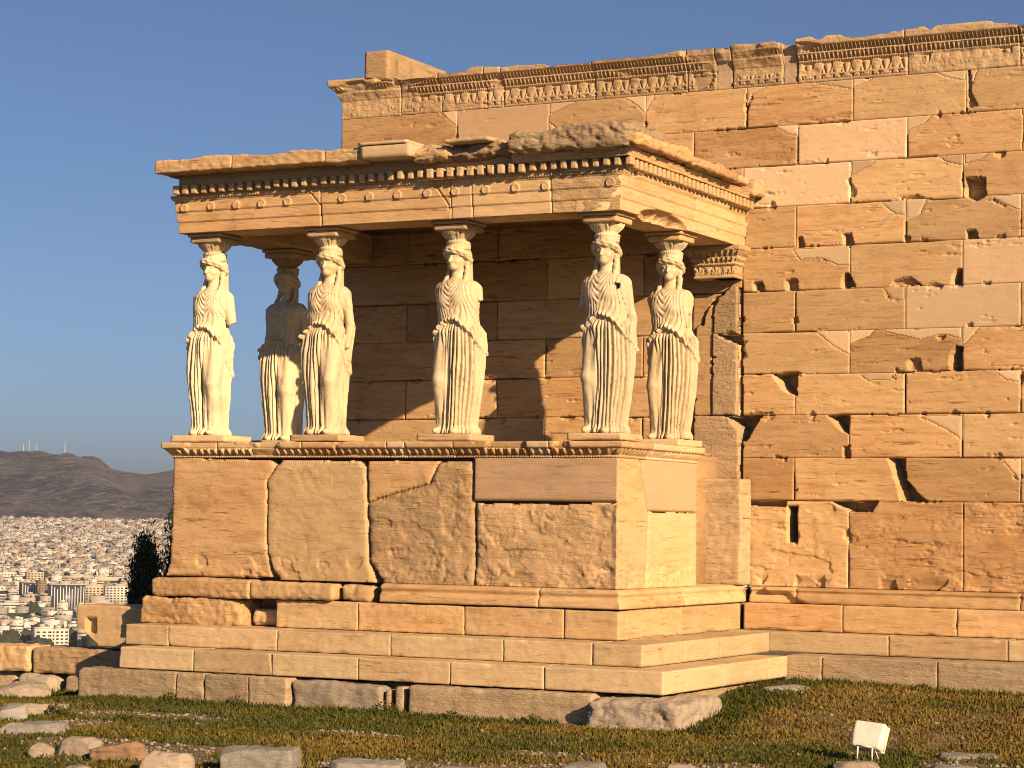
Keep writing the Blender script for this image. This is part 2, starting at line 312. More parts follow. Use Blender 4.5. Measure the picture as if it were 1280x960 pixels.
X2 = CX + .012 * fbm(CX * 9, CZ * 9, 1, 8); Z2 = CZ + .012 * fbm(CX * 9, CZ * 9, 4, 9)
for n, poly in enumerate(PATCHES):
    m = inpoly(X2, Z2, poly)
    # keep a patch inside the course and block where it sits
    cxm = sum(p[0] for p in poly) / len(poly); czm = sum(p[1] for p in poly) / len(poly)
    i0, j0 = int((cxm - xs[0]) / h), int((czm - zs[0]) / h); L0 = lab[min(i0, lab.shape[0] - 1), min(j0, lab.shape[1] - 1)]
    m &= (lab == L0) | (spec.get(L0, ('',))[0] == 'marble_patch')
    lab[m] = 2000 + n; spec[2000 + n] = ('marble_patch', M_new, None)
# repairs beyond the frame, so that the wall goes on the same
for n, (px, i, w_, s_) in enumerate([(9.4, 1, .3, 1), (10.03, 2, .35, -1), (10.7, 4, .28, 1), (9.37, 5, .3, 1), (10.03, 6, .32, -1), (10.7, 8, .3, -1), (11.33, 3, .3, 1)]):
    zt = LEV[i - 1 if i else 0]; m = (X2 > px if s_ > 0 else X2 < px) & (abs(X2 - px) / w_ + (zt - Z2) / .2 < 1) & (Z2 < zt) & (CX > 8.8)
    lab[m] = 2100 + n; spec[2100 + n] = ('marble_patch', M_new, None)
anta_u = inpoly(X2, CZ, [(5.13, .857), (5.44, .857), (5.44, 2.36), (5.36, 2.38), (5.25, 2.26), (5.16, 2.22), (5.13, 2.1)])
anta_l = inpoly(X2, CZ, [(4.9, .12), (5.47, .12), (5.47, .857), (4.9, .857)])
anta_s = inpoly(X2, CZ, [(4.9, .857), (5.13, .857), (5.13, 2.2), (5.06, 2.12), (4.98, 1.93), (4.92, 1.9)])
lab[anta_u & (CZ > 1.815)] = 3001; lab[anta_u & (CZ <= 1.815)] = 3000; lab[anta_l] = 3002; lab[anta_s] = 3003
for L in (3000, 3001): spec[L] = ('pilaster_block', M_tooled, 'rough chiselled pilaster block')
spec[3002] = ('pilaster_block', M_tooled, None); spec[3003] = ('pilaster_block', M_wall, None)
slot = inpoly(CX, CZ, SLOT); lab[slot] = -1
VX, VZ = np.meshgrid(xs, zs, indexing='ij')
ed = near_edge(lab, 6)
open_ = np.clip(fbm(VX * 1.3, VZ * 2.3, 2, 12, 3) * 2.6 + .15, 0.0, 1)
rec = np.where(ed == 0, .009 + .03 * open_, 0) + np.where(ed == 1, .005 * open_ ** 2, 0)
chip = sst(fbm(VX * 6, VZ * 6, 3, 14, 5) - .07 * ed, .26, .30)
rec += (.030 + .02 * fbm(VX * 16, VZ * 16, 2, 19, 3)) * chip * (ed < 6)
rec += .003 * fbm(VX * 7, VZ * 18, 6, 15, 3) + .006 * fbm(VX * 1.7, VZ * 2.5, 6, 17, 3)
pits = sst(fbm(VX * 3, VZ * 24, 9, 16, 5), .47, .52); rec += .014 * pits * (1 + fbm(VX * 20, VZ * 20, 9, 13, 3))
pm = np.zeros(VX.shape, bool); q_ = (lab >= 2000) & (lab < 3000)
for a_, b_ in ((0, 0), (1, 0), (0, 1), (1, 1)): pm[a_:pm.shape[0] - 1 + a_, b_:pm.shape[1] - 1 + b_] |= q_
rec = np.where(pm & (ed <= 1), np.minimum(rec, .006), rec)
# bedding cracks
bed = 1 - np.clip(np.abs(fbm(VX * .9, VZ * 9 + .3 * VX, 2, 18, 4)) / .02, 0, 1); rec += .009 * bed * (fbm(VX * 1.1, VZ * 2, 7, 20) > .12)
low = sst(VZ, -.05, -.2); rec += low * (.010 * fbm(VX * 6, VZ * 9, 1, 21, 5) + .016 * sst(fbm(VX * 2.2, VZ * 5, 4, 22, 5), .20, .25) + .006 * sst(fbm(VX * 4, VZ * 6, 8, 24, 5), .12, .16))
rec += .05 * sst(VZ, -.93, -1.08) * (fbm(VX * 3, VZ * 2, 1, 23) > .1)
# patches are dressed flat
pl = np.zeros(VX.shape, bool); q = (lab >= 2000) & (lab < 3000); pl[:-1, :-1] = q; rec = np.where(pl & (ed > 1), .001, rec)
jx = VX + .012 * fbm(VX * 12, VZ * 12, 3, 30, 3); jz = VZ + .012 * fbm(VX * 12, VZ * 12, 8, 31, 3)
for poly, sc, dp in HOLES:
    m = inpoly(jx, jz, poly); x0 = min(p[0] for p in poly); z0 = min(p[1] for p in poly); z1 = max(p[1] for p in poly)
    rec = np.maximum(rec, np.where(m, dp + .02 * fbm(VX * 9, VZ * 9, 3, 33), 0))
    if sc > .04:      # the scooped left lip that catches the sun
        best = np.zeros(VX.shape)
        for s in np.linspace(.1, 1, 8):
            mm = inpoly(jx + sc * s, jz - .15 * sc * s, poly); best = np.maximum(best, mm * dp * (1 - s) ** 1.1)
        rec = np.maximum(rec, best)
extra = [(9.6, 2.8, .07, .1), (10.3, 2.3, .06, .12), (9.9, 1.35, .08, .1), (10.9, .85, .1, .12), (9.2, .37, .07, .1), (11.2, 3.25, .08, .1), (9.5, 1.83, .06, .09), (11.6, 1.35, .07, .1), (12.8, 2.8, .08, .1), (13.4, .85, .08, .12), (12.3, 1.83, .06, .09)]
for ex, ez, ew, eh in extra: rec = np.maximum(rec, np.where((abs(jx - ex) < ew) & (jz > ez) & (jz < ez + eh), .13, 0))
fw = np.zeros(VX.shape); a = np.zeros(VX.shape, bool)
for L, f_ in ((3000, .06), (3001, .06), (3002, .055), (3003, .035)):
    a[:] = False; a[:-1, :-1] |= lab == L; a[1:, 1:] |= lab == L; fw = np.where(a, f_, fw)
fw -= (np.abs(fw - .06) < .001) * .008 * np.abs(fbm(VX * 40, VZ * 22, 2, 40, 3))
yy = rec - fw * (rec < .1)
P = np.stack([VX, yy, VZ], -1); Bk = np.stack([VX, np.full(VX.shape, .42), VZ], -1)
objs = cells_split(P, Bk, lab, spec, ('wall_block', M_wall, None), wall)
for o in objs.values(): rel(o, wall)
core = MB(); sx0, sx1, sz0, sz1 = 6.03, 6.18, -.62, -.15
for b in ((.02, 5.0, -1.1, 4.6), (5.0, sx0, -1.1, 4.6), (sx1, 14.6, -1.1, 4.6), (sx0, sx1, sz1, 4.6), (sx0, sx1, -1.1, sz0)): core.box(b[0], b[1], .425, .72, b[2], b[3])
rel(core.build('wall_core', M_wall), wall)

def strip(name_of, x_edges, prof_z, prof_o, disp, back, flip=1, hu=.01, left_mitre=True, right_mitre=True, axis='x', plane=0.0, top_fn=None, seed=0, zrows=None, gap=.012, prefix=None, parent=None, xlim=None, keep=None):
    """A carved course along x (facing -y) or along y (facing +x). prof: offset from the plane against height."""
    a0, a1 = xlim if xlim else (x_edges[0], x_edges[-1])
    us = np.arange(a0, a1 + hu / 2, hu)
    z = np.asarray(zrows); o = np.interp(z, prof_z, prof_o)
    U, Z = np.meshgrid(us, z, indexing='ij'); O = np.broadcast_to(o, U.shape).copy()
    e = np.asarray(x_edges[1:-1]); lb = np.searchsorted(e, (us[:-1] + us[1:]) / 2) if len(e) else np.zeros(len(us) - 1, int)
    lab = np.repeat(lb[:, None], len(z) - 1, 1)
    ed = near_edge(lab, 3)
    d = disp(U, Z) if disp else 0
    O = O + d - np.where(ed == 0, gap, 0) - np.where(ed == 1, gap * .2, 0)
    if keep is not None: lab[~keep((U[:-1, :-1] + U[1:, 1:]) / 2, (Z[:-1, :-1] + Z[1:, 1:]) / 2)] = -1
    t = (U - a0) / (a1 - a0); UU = U.copy(); oo = np.broadcast_to(o, U.shape)
    end = .35
    if left_mitre: UU -= oo * np.clip(1 - (U - a0) / end, 0, 1)
    if right_mitre: UU += oo * np.clip(1 - (a1 - U) / end, 0, 1)
    Zz = Z if top_fn is None else top_fn(U, Z)
    if axis == 'x':
        P = np.stack([UU, plane - O, Zz], -1); B = np.stack([U, np.full(U.shape, back), Zz], -1)
    else:
        P = np.stack([plane + O, UU, Zz], -1); B = np.stack([np.full(U.shape, back), U, Zz], -1)
    sp = {}
    for k in range(len(x_edges) - 1): sp[k] = name_of(k)
    return cells_split(P, B, lab, sp, ('block', M_wall, None), parent)
def egg(U, Z, z0, z1, pitch, amp, seed=1, broken=.5):
    p = (U / pitch) % 1; v = (Z - z0) / (z1 - z0); ins = (v > 0) & (v < 1)
    e = np.sqrt(np.clip(1 - ((p - .5) / .30) ** 2 - ((v - .58) / .62) ** 2, 0, 1))
    rim = np.clip(1 - np.abs(np.sqrt(((p - .5) / .42) ** 2 + ((v - .62) / .85) ** 2) - 1) / .12, 0, 1) * .55
    dart = np.clip(1 - np.abs(((p + .5) % 1) - .5) / .06, 0, 1) * .5
    hgt = np.maximum(e, np.maximum(rim, dart)) - .75
    br = sst(fbm(U * 1.6, Z * 2, 0, seed, 3), broken, broken + .12)
    return np.where(ins, amp * (hgt * (1 - br) - .25 * br), 0)
def beads(U, Z, z0, z1, pitch, amp):
    p = (U / pitch) % 1; v = (Z - z0) / (z1 - z0)
    return np.where((v > 0) & (v < 1), amp * (np.sqrt(np.clip(1 - ((p - .5) / .38) ** 2 - ((v - .5) / .55) ** 2, 0, 1)) - .5), 0)
def anthemion(U, Z, z0, z1, pitch, amp):
    q = U / pitch; k = np.floor(q) % 2; s = (q % 1 - .5) * pitch; t = Z - z0; H = z1 - z0
    a = np.arctan2(s, t - .12 * H); r = np.hypot(s, t - .12 * H) / H
    pet = np.abs(np.cos(a * 4.5)) ** .7 * ((r > .15) & (r < .78 - .12 * np.abs(a)) & (np.abs(a) < 1.75))
    lot = np.abs(np.cos(a * 2.6)) ** .5 * ((r > .1) & (r < .85) & (np.abs(a) < .75))
    heart = np.clip(1 - r / .18, 0, 1) > .1
    base = np.where(k == 0, pet, lot)
    sp = np.abs(np.hypot(np.abs(s) - .36 * pitch, t - .2 * H) / H - .14) < .055
    return amp * (np.maximum(np.maximum(base, heart), sp) - .5) * ((t > .02) & (t < H - .01))

# frieze and crown of the main wall
fz = np.array([4.676, 4.70, *np.arange(4.71, 5.165, .0085), 5.18])
FP = ([4.67, 4.90, 4.905, 4.92, 4.925, 4.99, 5.0, 5.005, 5.02, 5.07, 5.08, 5.085, 5.14, 5.18], [.0, .0, .012, .02, .02, .065, .075, .06, .065, .115, .12, .135, .14, .13])
FE = [.0, .87, 1.46, 2.1, 2.33, 3.56, 4.77, 5.13, 5.34, 5.96, 6.14, 7.44, 8.72, 10.0, 11.2, 12.4, 13.5, 14.6]
def fr_disp(U, Z):
    br = sst(fbm(U * 1.1, Z * 3.2, 0, 51, 4), .02, .12)
    plainb = ((U > 7.44) & (U < 8.72)); br = np.where(plainb & (Z < 4.92), np.maximum(br, .75 * (fbm(U * 3, Z * 3, 1, 5) > -.25)), br)
    intact = ((U > 2.33) & (U < 3.56)); br = np.where(intact, br * .15, br)
    d = anthemion(U, Z, 4.69, 4.90, .115, .028) + beads(U, Z, 4.90, 4.922, .028, .014) + egg(U, Z, 4.925, 4.995, .052, .03, 52, 2) + egg(U, Z, 5.01, 5.075, .045, .028, 53, 2)
    o = np.interp(Z, *FP)
    d = d * (1 - br) - o * br * np.clip(.25 + .6 * fbm(U * 2.2, Z * 5, 1, 57, 3), 0, .9) + .012 * br * fbm(U * 14, Z * 14, 2, 54, 4)
    inf = ((U > 5.96) & (U < 6.14)) | ((U > 5.13) & (U < 5.34) & (Z < 5.0)) | ((U > 4.85) & (U < 5.13) & (Z < 4.86) & (fbm(U * 6, Z * 6, 0, 3) > -.1))
    d = np.where(inf, -o * .85 - .012, d)
    return d + .006 * fbm(U * 8, Z * 8, 0, 55, 3)
def fr_top(U, Z):
    blk = np.searchsorted(FE, U); st = np.array([((b * 37) % 11) / 11 for b in range(20)])[blk]
    lim = 5.165 - .035 * st - .045 * sst(fbm(U * 1.7, 0 * U, 2, 61, 4), .0, .2) - .012 * fbm(U * 7, 0 * U, 2, 62, 3)
    lim = np.where((U > .55) & (U < .80), lim - .05, lim); lim = np.where((U > 5.9) & (U < 6.15), lim - .02, lim)
    lim = np.where((U > 7.6) & (U < 8.6), lim + .02, lim)
    return np.minimum(Z, lim + (Z - 5.0) * .05)
def fr_name(k):
    if k in (7, 9): return ('mortar_infill', M_cement, 'plain mortar infill between the carved pieces')
    return ('frieze_block', M_rough if k not in (3,) else M_new, None)
for o in strip(fr_name, FE, *FP, fr_disp, .45, hu=.009, left_mitre=True, right_mitre=False, zrows=fz, top_fn=fr_top, gap=.02).values(): rel(o, wall)
rel(stone('raking_block', M_rough, None, .31, .655, .02, 1.55, 5.155, 5.53, res=.04, r=.01, chip=.02, seed=5), wall)

# foot of the main wall: moulding, wall step, two lower steps
def blocks(name, mat, parent, edges, y0, y1, z0, z1, seed, **k):
    for i in range(len(edges) - 1):
        if edges[i + 1] - edges[i] < .03: continue
        g = .002
        o = stone(name, mat, None, edges[i] + g, edges[i + 1] - g, y0, y1, z0, z1, seed=seed + i * 3, **k); rel(o, parent)
MZ = ([-1.275, -1.25, -1.2, -1.16, -1.12, -1.1, -1.095], [.16, .165, .15, .10, .135, .10, .05])
def m_disp(U, Z): return .01 * fbm(U * 5, Z * 12, 0, 71, 4) - .08 * sst(fbm(U * 1.4, Z * 2, 0, 72, 3), .12, .25) * sst(U, 6.9, 6.2)
for o in strip(lambda k: ('base_moulding', M_wall, None), [5.62, 6.2, 8.75, 10.1, 11.4, 12.8, 14.6], *MZ, m_disp, .4, zrows=np.linspace(-1.275, -1.095, 14), hu=.02, left_mitre=False, right_mitre=False).values(): rel(o, wall)
blocks('wall_step', M_wall, wall, [5.6, 6.78, 8.08, 9.4, 10.7, 12.0, 13.3, 14.6], -.2, .4, -1.578, -1.279, 81, res=.02, r=.006, chip=.06)
blocks('wall_step', M_step, wall, [5.5, 7.42, 8.73, 10.0, 11.3, 12.6, 14.6], -.527, .2, -1.80, -1.582, 91, res=.02, r=.005, chip=.05)
blocks('wall_step', M_found, wall, [6.4, 6.83, 8.11, 9.5, 10.8, 12.1, 13.4, 14.6], -1.012, .2, -2.4, -1.806, 101, res=.02, r=.006, chip=.05)

# ------------------------------------------------------------------ the porch
porch = empty('caryatid_porch', (2.75, -1.7, -2.3), label='open marble porch on a high stepped podium with carved entablature carried by statues', cat='porch')
blocks('foundation_block', M_found, porch, [-.405, .89, 1.254, 1.807, 2.281], -4.555, -3.9, -2.42, -2.05, 111, res=.02, r=.012, chip=.09, rough=.01)
blocks('foundation_block', M_rock, porch, [2.29, 3.36], -4.50, -3.9, -2.55, -2.075, 115, res=.03, r=.05, chip=.08, rough=.012, warp=.05)
rel(stone('foundation_block', M_found, None, 3.40, 3.47, -4.45, -4.1, -2.5, -2.12, res=.03, r=.02, seed=5), porch)
rel(stone('foundation_block', M_found, None, 3.53, 3.64, -4.48, -4.1, -2.5, -2.08, res=.03, r=.02, seed=6), porch)
rel(stone('foundation_block', M_found, None, 3.71, 5.75, -4.53, -3.9, -2.62, -2.055, res=.03, r=.03, chip=.09, rough=.012, warp=.015, seed=121), porch)
rel(stone('foundation_block', M_rock, None, 5.80, 6.74, -4.72, -3.6, -2.62, -2.10, res=.018, r=.03, chip=.10, rough=.012, warp=.05, ridge=.022, seed=127), porch)
rel(stone('foundation_block', M_found, None, 5.5, 6.40, -3.9, -1.3, -2.6, -2.06, res=.05, r=.05, chip=.06, seed=129, warp=.02), porch)
rel(stone('foundation_block', M_found, None, .0, 5.6, -4.2, -1.0, -2.6, -2.07, res=.3, seed=131), porch)
blocks('step_block', M_step, porch, [.02, 1.0, 1.993, 3.044, 4.119, 5.166], -4.399, -3.6, -2.039, -1.813, 141, res=.016, r=.005, chip=.06)
rel(stone('step_block', M_step, None, 5.17, 6.444, -4.399, -2.76, -2.039, -1.813, res=.02, chip=.04, seed=151), porch)
rel(stone('step_block', M_step, None, 5.6, 6.444, -2.755, -1.6, -2.039, -1.813, res=.025, seed=153), porch)
rel(stone('step_block', M_step, None, 5.6, 6.444, -1.595, -1.016, -2.039, -1.813, res=.025, seed=154), porch)
blocks('step_block', M_step, porch, [-.2, .38, 3.19 - 1.4, 3.19, 4.508, 5.5], -4.001, -3.2, -1.809, -1.59, 161, res=.016, r=.005, chip=.06)
rel(stone('step_block', M_step, None, 5.505, 6.046, -4.001, -2.95, -1.809, -1.59, res=.02, chip=.05, seed=171), porch)
rel(stone('step_block', M_step, None, 5.2, 6.046, -2.945, -1.99, -1.809, -1.59, res=.025, seed=172), porch)
rel(stone('step_block', M_step, None, 5.2, 6.046, -1.985, -.53, -1.809, -1.59, res=.025, seed=173), porch)
# podium course
rel(stone('podium_block', M_porch, None, -.30, 1.02, -3.56, -2.9, -1.585, -1.29, res=.016, r=.025, chip=.14, rough=.010, warp=.05, ridge=.014, seed=181), porch)
rel(stone('podium_block', M_porch, None, 1.06, 1.42, -3.40, -2.9, -1.585, -1.40, res=.018, r=.05, chip=.1, rough=.02, warp=.04, seed=182), porch)
blocks('podium_block', M_porch, porch, [1.46, 2.502, 3.795, 4.95], -3.525, -2.9, -1.585, -1.285, 183, res=.016, r=.008, chip=.06, rough=.006)
rel(stone('podium_block', M_porch, None, 4.955, 5.57, -3.525, -1.9, -1.585, -1.285, res=.018, r=.016, chip=.05, rough=.006, seed=191), porch)
rel(stone('podium_block', M_porch, None, 4.9, 5.57, -1.895, -.2, -1.585, -1.285, res=.02, r=.016, chip=.05, seed=192), porch)
# base moulding of the podium
BZ = ([-1.272, -1.26, -1.20, -1.16, -1.11, -1.09, -1.075], [.09, .10, .095, .06, .085, .06, .02])
bz = np.linspace(-1.272, -1.075, 15)
def b_disp(U, Z): return .008 * fbm(U * 6, Z * 14, 0, 201, 4) + .01 * fbm(U * 3, Z * 3, 0, 203, 2)
rel(stone('base_moulding', M_porch, None, -.16, 1.15, -3.60, -3.0, -1.275, -1.08, res=.016, r=.028, chip=.08, rough=.01, warp=.02, ridge=.008, seed=205), porch)
rel(stone('base_moulding', M_porch, None, 1.16, 2.22, -3.60, -3.0, -1.275, -1.10, res=.016, r=.035, chip=.08, rough=.01, warp=.02, ridge=.008, seed=207), porch)
rel(stone('base_moulding', M_wall, None, 2.27, 2.66, -3.50, -3.0, -1.28, -1.11, res=.018, r=.04, chip=.07, rough=.02, warp=.03, seed=209), porch)
for o in strip(lambda k: ('base_moulding', M_porch, None), [2.78, 4.67, 5.5], *BZ, b_disp, -3.0, axis='x', plane=-D, zrows=bz, hu=.02, left_mitre=False).values(): rel(o, porch)
for o in strip(lambda k: ('base_moulding', M_porch, None), [-D, -1.88, -.12], *BZ, b_disp, 5.0, axis='y', plane=W, zrows=bz, hu=.02, right_mitre=False).values(): rel(o, porch)

# podium slabs from their outlines
def slabs(polys, u0, u1, z0, z1, axis, plane, back, mats, seed, hh=.0125):
    us = np.arange(u0, u1 + hh / 2, hh); us[-1] = u1; z = np.arange(z0, z1 + hh / 2, hh); z[-1] = z1
    U, Z = np.meshgrid(us, z, indexing='ij'); cu = (U[:-1, :-1] + U[1:, 1:]) / 2; cz_ = (Z[:-1, :-1] + Z[1:, 1:]) / 2
    ju = cu + .008 * fbm(cu * 9, cz_ * 9, 0, seed, 4); jz_ = cz_ + .008 * fbm(cu * 9, cz_ * 9, 5, seed + 1, 4)
    lab = -np.ones(cu.shape, int); sp = {}
    for k, (nm, poly) in enumerate(polys.items()):
        lab[inpoly(ju, jz_, poly)] = k; sp[k] = ('podium_slab', mats[k][0], mats[k][1])
    ed = near_edge(lab, 7); ru = np.zeros(U.shape)
    for k in range(len(polys)):
        a = np.zeros(U.shape, bool); a[:-1, :-1] |= lab == k; a[1:, 1:] |= lab == k; ru = np.where(a, mats[k][2], ru)
    fade = np.clip(np.minimum(U - u0, u1 - U) / .06, 0, 1)
    o = -(.004 + .022 * ru) * np.clip(1 - ed / 7, 0, 1) ** 2 - .035 * (ed == 0)
    f = fbm(U * 4, Z * 4, 1, seed + 2, 5)
    o = o + ru * (.030 * np.minimum(f + .1, .10) + .006 * fbm(U * 12, Z * 18, 1, seed + 3, 4) - .016 * sst(fbm(U * 2.2, Z * 3.3, 4, seed + 15, 5), .05, .085) - .012 * sst(fbm(U * 4.2, Z * 6.3, 4, seed + 16, 5), .12, .15))
    o = o + (1 - ru) * .003 * fbm(U * 6, Z * 10, 1, seed + 4, 4)
    low = sst(Z, -.75, -.9); o = o + low * (1 - ru * .6) * (.012 * fbm(U * 7, Z * 10, 1, seed + 5, 5) - .018 * sst(fbm(U * 5, Z * 8, 3, seed + 6, 5), .04, .08))
    crack = 1 - np.clip(np.abs(fbm(U * 1.3, Z * 1.3 + 2, 3, seed + 9, 5)) / .012, 0, 1); o = o - ru * .02 * crack
    led = np.round(fbm(U * 1.3, Z * 2.6, 6, seed + 12, 5) * 7) / 7; o = o + ru * .035 * led
    for _ in range(1):
        s_ = o.copy(); s_[1:-1, 1:-1] = (o[1:-1, 1:-1] * 2 + o[2:, 1:-1] + o[:-2, 1:-1] + o[1:-1, 2:] + o[1:-1, :-2]) / 6; o = s_
    o = o * fade
    if axis == 'x': P = np.stack([U, plane - o, Z], -1); B = np.stack([U, np.full(U.shape, back), Z], -1)
    else: P = np.stack([plane + o, U, Z], -1); B = np.stack([np.full(U.shape, back), U, Z], -1)
    for ob in cells_split(P, B, lab, sp, ('podium_slab', M_porch, None), None).values(): rel(ob, porch)
F2 = {k: [(x, z) for x, z in v] for k, v in FRONT.items()}
up_ = F2.pop('slab3up'); F2 = {'slab1': F2['slab1'], 'slab2': F2['slab2'], 'slab3': [(3.448, .223), (3.813, .231), (3.841, -.305), (3.864, -1.066), (2.759, -1.076), (2.595, -.85), (2.552, -.251), (2.58, .2)], 'slab3up': up_, 'slab4up': 0, 'slab4': 0}
F2['slab4up'] = [(3.835, -.185), (5.6, -.185), (5.6, .3), (3.835, .3)]; F2['slab4'] = [(3.862, -.215), (5.6, -.215), (5.6, -1.1), (3.868, -1.1)]
slabs(F2, -.06, 5.5, -1.072, .262, 'x', -D, -D + .3,
      [(M_porch, None, .12), (M_porch, None, .25), (M_rough, 'cracked and flaked podium slab', .8), (M_porch, None, .15), (M_newgrey, 'smooth brown-grey restored slab', 0), (M_rough, 'flaked corner slab', .75)], 301)
S2 = {'a': [(-3.6, .3), (-2.895, .3), (-2.66, -.279), (-2.68, -1.1), (-3.6, -1.1)], 'b': [(-2.885, .3), (-1.2, .3), (-1.2, -.27), (-2.645, -.27)], 'c': [(-2.652, -.279), (-1.2, -.279), (-1.2, -1.1), (-2.672, -1.1)]}
slabs(S2, -3.415, -1.37, -1.072, .262, 'y', W + .003, 5.2, [(M_porch, None, .1), (M_new, None, 0), (M_porch, None, .05)], 331)
k_ = MB(); k_.box(.02, 5.2, -3.16, -.02, -1.7, .38); k_.box(.0, .3, -3.2, -.02, -1.07, .26); k_.box(4.6, 5.55, -3.3, .35, -1.6, -1.12)
k_.box(-.1, 5.3, -3.3, -.1, -2.3, -1.57); rel(k_.build('podium_core', M_porch), porch)
f_ = MB(); f_.stone(-.02, 5.45, -3.40, -1.4, .385, .432, res=.1); f_.stone(-.02, 5.15, -1.4, -.07, .385, .428, res=.1); rel(f_.build('floor_slab', M_floor), porch)
# cap moulding (egg and dart)
CZP = ([.262, .27, .285, .29, .355, .365, .372, .43], [.0, .014, .014, .02, .075, .085, .10, .10])
czr = np.concatenate([[.262, .27, .277, .284], np.linspace(.29, .36, 10), [.366, .372, .39, .41, .432]])
def c_disp(U, Z):
    d = egg(U, Z, .288, .362, .092, .045, 401, .28) + beads(U, Z, .268, .286, .03, .012)
    return d + .006 * fbm(U * 9, Z * 20, 0, 403, 4) - .05 * (Z > .364) * sst(fbm(U * 2.3, Z * 3, 0, 404, 4), .18, .3)
CE = [0, .62, 1.76, 2.83, 3.05, 3.64, 4.5, 4.76, 5.5]
for o in strip(lambda k: ('cap_moulding', M_new if k in (3, 6) else M_porch, 'crisp restored piece of moulding' if k in (3, 6) else None), CE, *CZP, c_disp, -D + .35, plane=-D, zrows=czr, hu=.0085, gap=.02).values(): rel(o, porch)
for o in strip(lambda k: ('cap_moulding', M_new if k in (1,) else M_porch, None), [-D, -2.75, -2.0, -1.37], *CZP, c_disp, 5.1, axis='y', plane=W + .002, zrows=czr, hu=.0085, gap=.02, right_mitre=False).values(): rel(o, porch)
# pier at the doorway and pilaster capital
rel(stone('door_pier', M_pier, None, 5.10, 5.62, -.36, -.02, -1.08, .13, res=.018, r=.03, chip=.06, rough=.008, warp=.012, seed=411), porch)
AZ = ([2.43, 2.45, 2.455, 2.575, 2.585, 2.60, 2.605, 2.66, 2.67, 2.675, 2.74, 2.75, 2.80], [.0, .012, .0, .004, .03, .03, .02, .055, .05, .05, .10, .105, .105])
az = np.linspace(2.43, 2.80, 44)
def a_disp(U, Z): return anthemion(U, Z, 2.46, 2.575, .10, .02) + egg(U, Z, 2.605, 2.665, .05, .028, 4, 2) + egg(U, Z, 2.675, 2.745, .055, .03, 5, 2) + beads(U, Z, 2.58, 2.603, .028, .01) + .004 * fbm(U * 9, Z * 9, 0, 4)
for o in strip(lambda k: ('pilaster_capital', M_rough, None), [4.98, 5.48], *AZ, a_disp, -.02, plane=-.25, zrows=az, hu=.008).values(): rel(o, porch)
for o in strip(lambda k: ('pilaster_capital', M_porch, None), [-.25, -.0], *AZ, a_disp, 5.2, axis='y', plane=5.482, zrows=az, hu=.008, right_mitre=False).values(): rel(o, porch)

# architrave with three bands, discs and a beaded crown
def arch_disp(U, Z):
    d = np.zeros(U.shape)
    for dx in DISCS: 
        r = np.hypot(U - dx, Z - 3.085); d += np.where(r < .047, .016 - .005 * (r < .034), 0)
    br = sst(fbm(U * 1.2, Z * 3, 0, 421, 4), .16, .24)
    d = d + np.where(Z > 3.165, egg(U, Z, 3.172, 3.215, .034, .02, 422, 2), 0) * (1 - br) - np.where(Z > 3.165, .04 * br, 0)
    sc = np.clip(1 - ((U - 2.05) / .4) ** 2 - ((Z - 3.21) / .05) ** 2, 0, 1) + np.clip(1 - ((U - 3.35) / .3) ** 2 - ((Z - 3.21) / .06) ** 2, 0, 1)
    d -= .035 * sc
    ck = np.exp(-((U - 1.9 + .9 * np.clip(Z - 3.03, 0, 1)) / .008) ** 2) + np.exp(-((U - 3.5 + .7 * np.clip(Z - 2.95, 0, 1)) / .008) ** 2) * (Z > 2.9)
    d -= .02 * ck
    rough = sst(U, 4.7, 4.75); d += rough * (.012 * fbm(U * 7, Z * 9, 0, 425, 4))
    return d + .004 * fbm(U * 5, Z * 12, 0, 424, 4)
DISCS = [.115, .46, .80, 1.136, 1.479, 2.187, 2.532, 2.883, 3.248, 3.59, 3.955, 4.306, 4.662, 5.377]
AR = ([2.806, 2.925, 2.928, 3.045, 3.048, 3.165, 3.17, 3.19, 3.222], [0, 0, .016, .018, .034, .036, .05, .07, .075])
ar = np.arange(2.806, 3.2235, .0085); ar[-1] = 3.223
for o in strip(lambda k: ('architrave_block', M_new if k == 2 else M_porch if k < 4 else M_rough, 'small clean restored wedge of architrave' if k == 2 else None), [0, 1.905, 3.53, 3.78, 4.718, 5.5], *AR, arch_disp, -D + .5, plane=-D, zrows=ar, hu=.0085, gap=.015).values(): rel(o, porch)
def side_disp(U, Z):
    d = np.where(Z > 3.165, egg(U, Z, 3.172, 3.215, .034, .02, 432, 2), 0) + .005 * fbm(U * 5, Z * 12, 0, 434, 4)
    sc = np.clip(1.2 - ((U + 2.35) / .62) ** 2 - ((Z - 2.78) / .13) ** 2, 0, 1) ** .6
    d -= .16 * sc * (.8 + .5 * fbm(U * 7, Z * 7, 0, 436, 4))
    d -= .03 * sst(fbm(U * 2, Z * 3, 0, 437, 3), .15, .25) * (Z > 3.1)
    return d
for o in strip(lambda k: ('architrave_block', M_porch, None), [-D, -1.53, -.0], [a_ - .003 for a_ in AR[0]], AR[1], side_disp, 5.0, axis='y', plane=W + .003, zrows=ar - .003, hu=.0085, right_mitre=False).values(): rel(o, porch)
w_ = MB(); w_.stone(.0, .5, -D + .02, .0, 2.81, 3.33, res=.05, chip=.04, seed=4); rel(w_.build('architrave_block', M_porch), porch)
c_ = MB(); c_.box(.3, 5.2, -3.2, -.005, 3.17, 3.42); c_.box(.12, 5.45, -3.4, -.005, 3.226, 3.43); rel(c_.build('ceiling_slab', M_porch), porch)
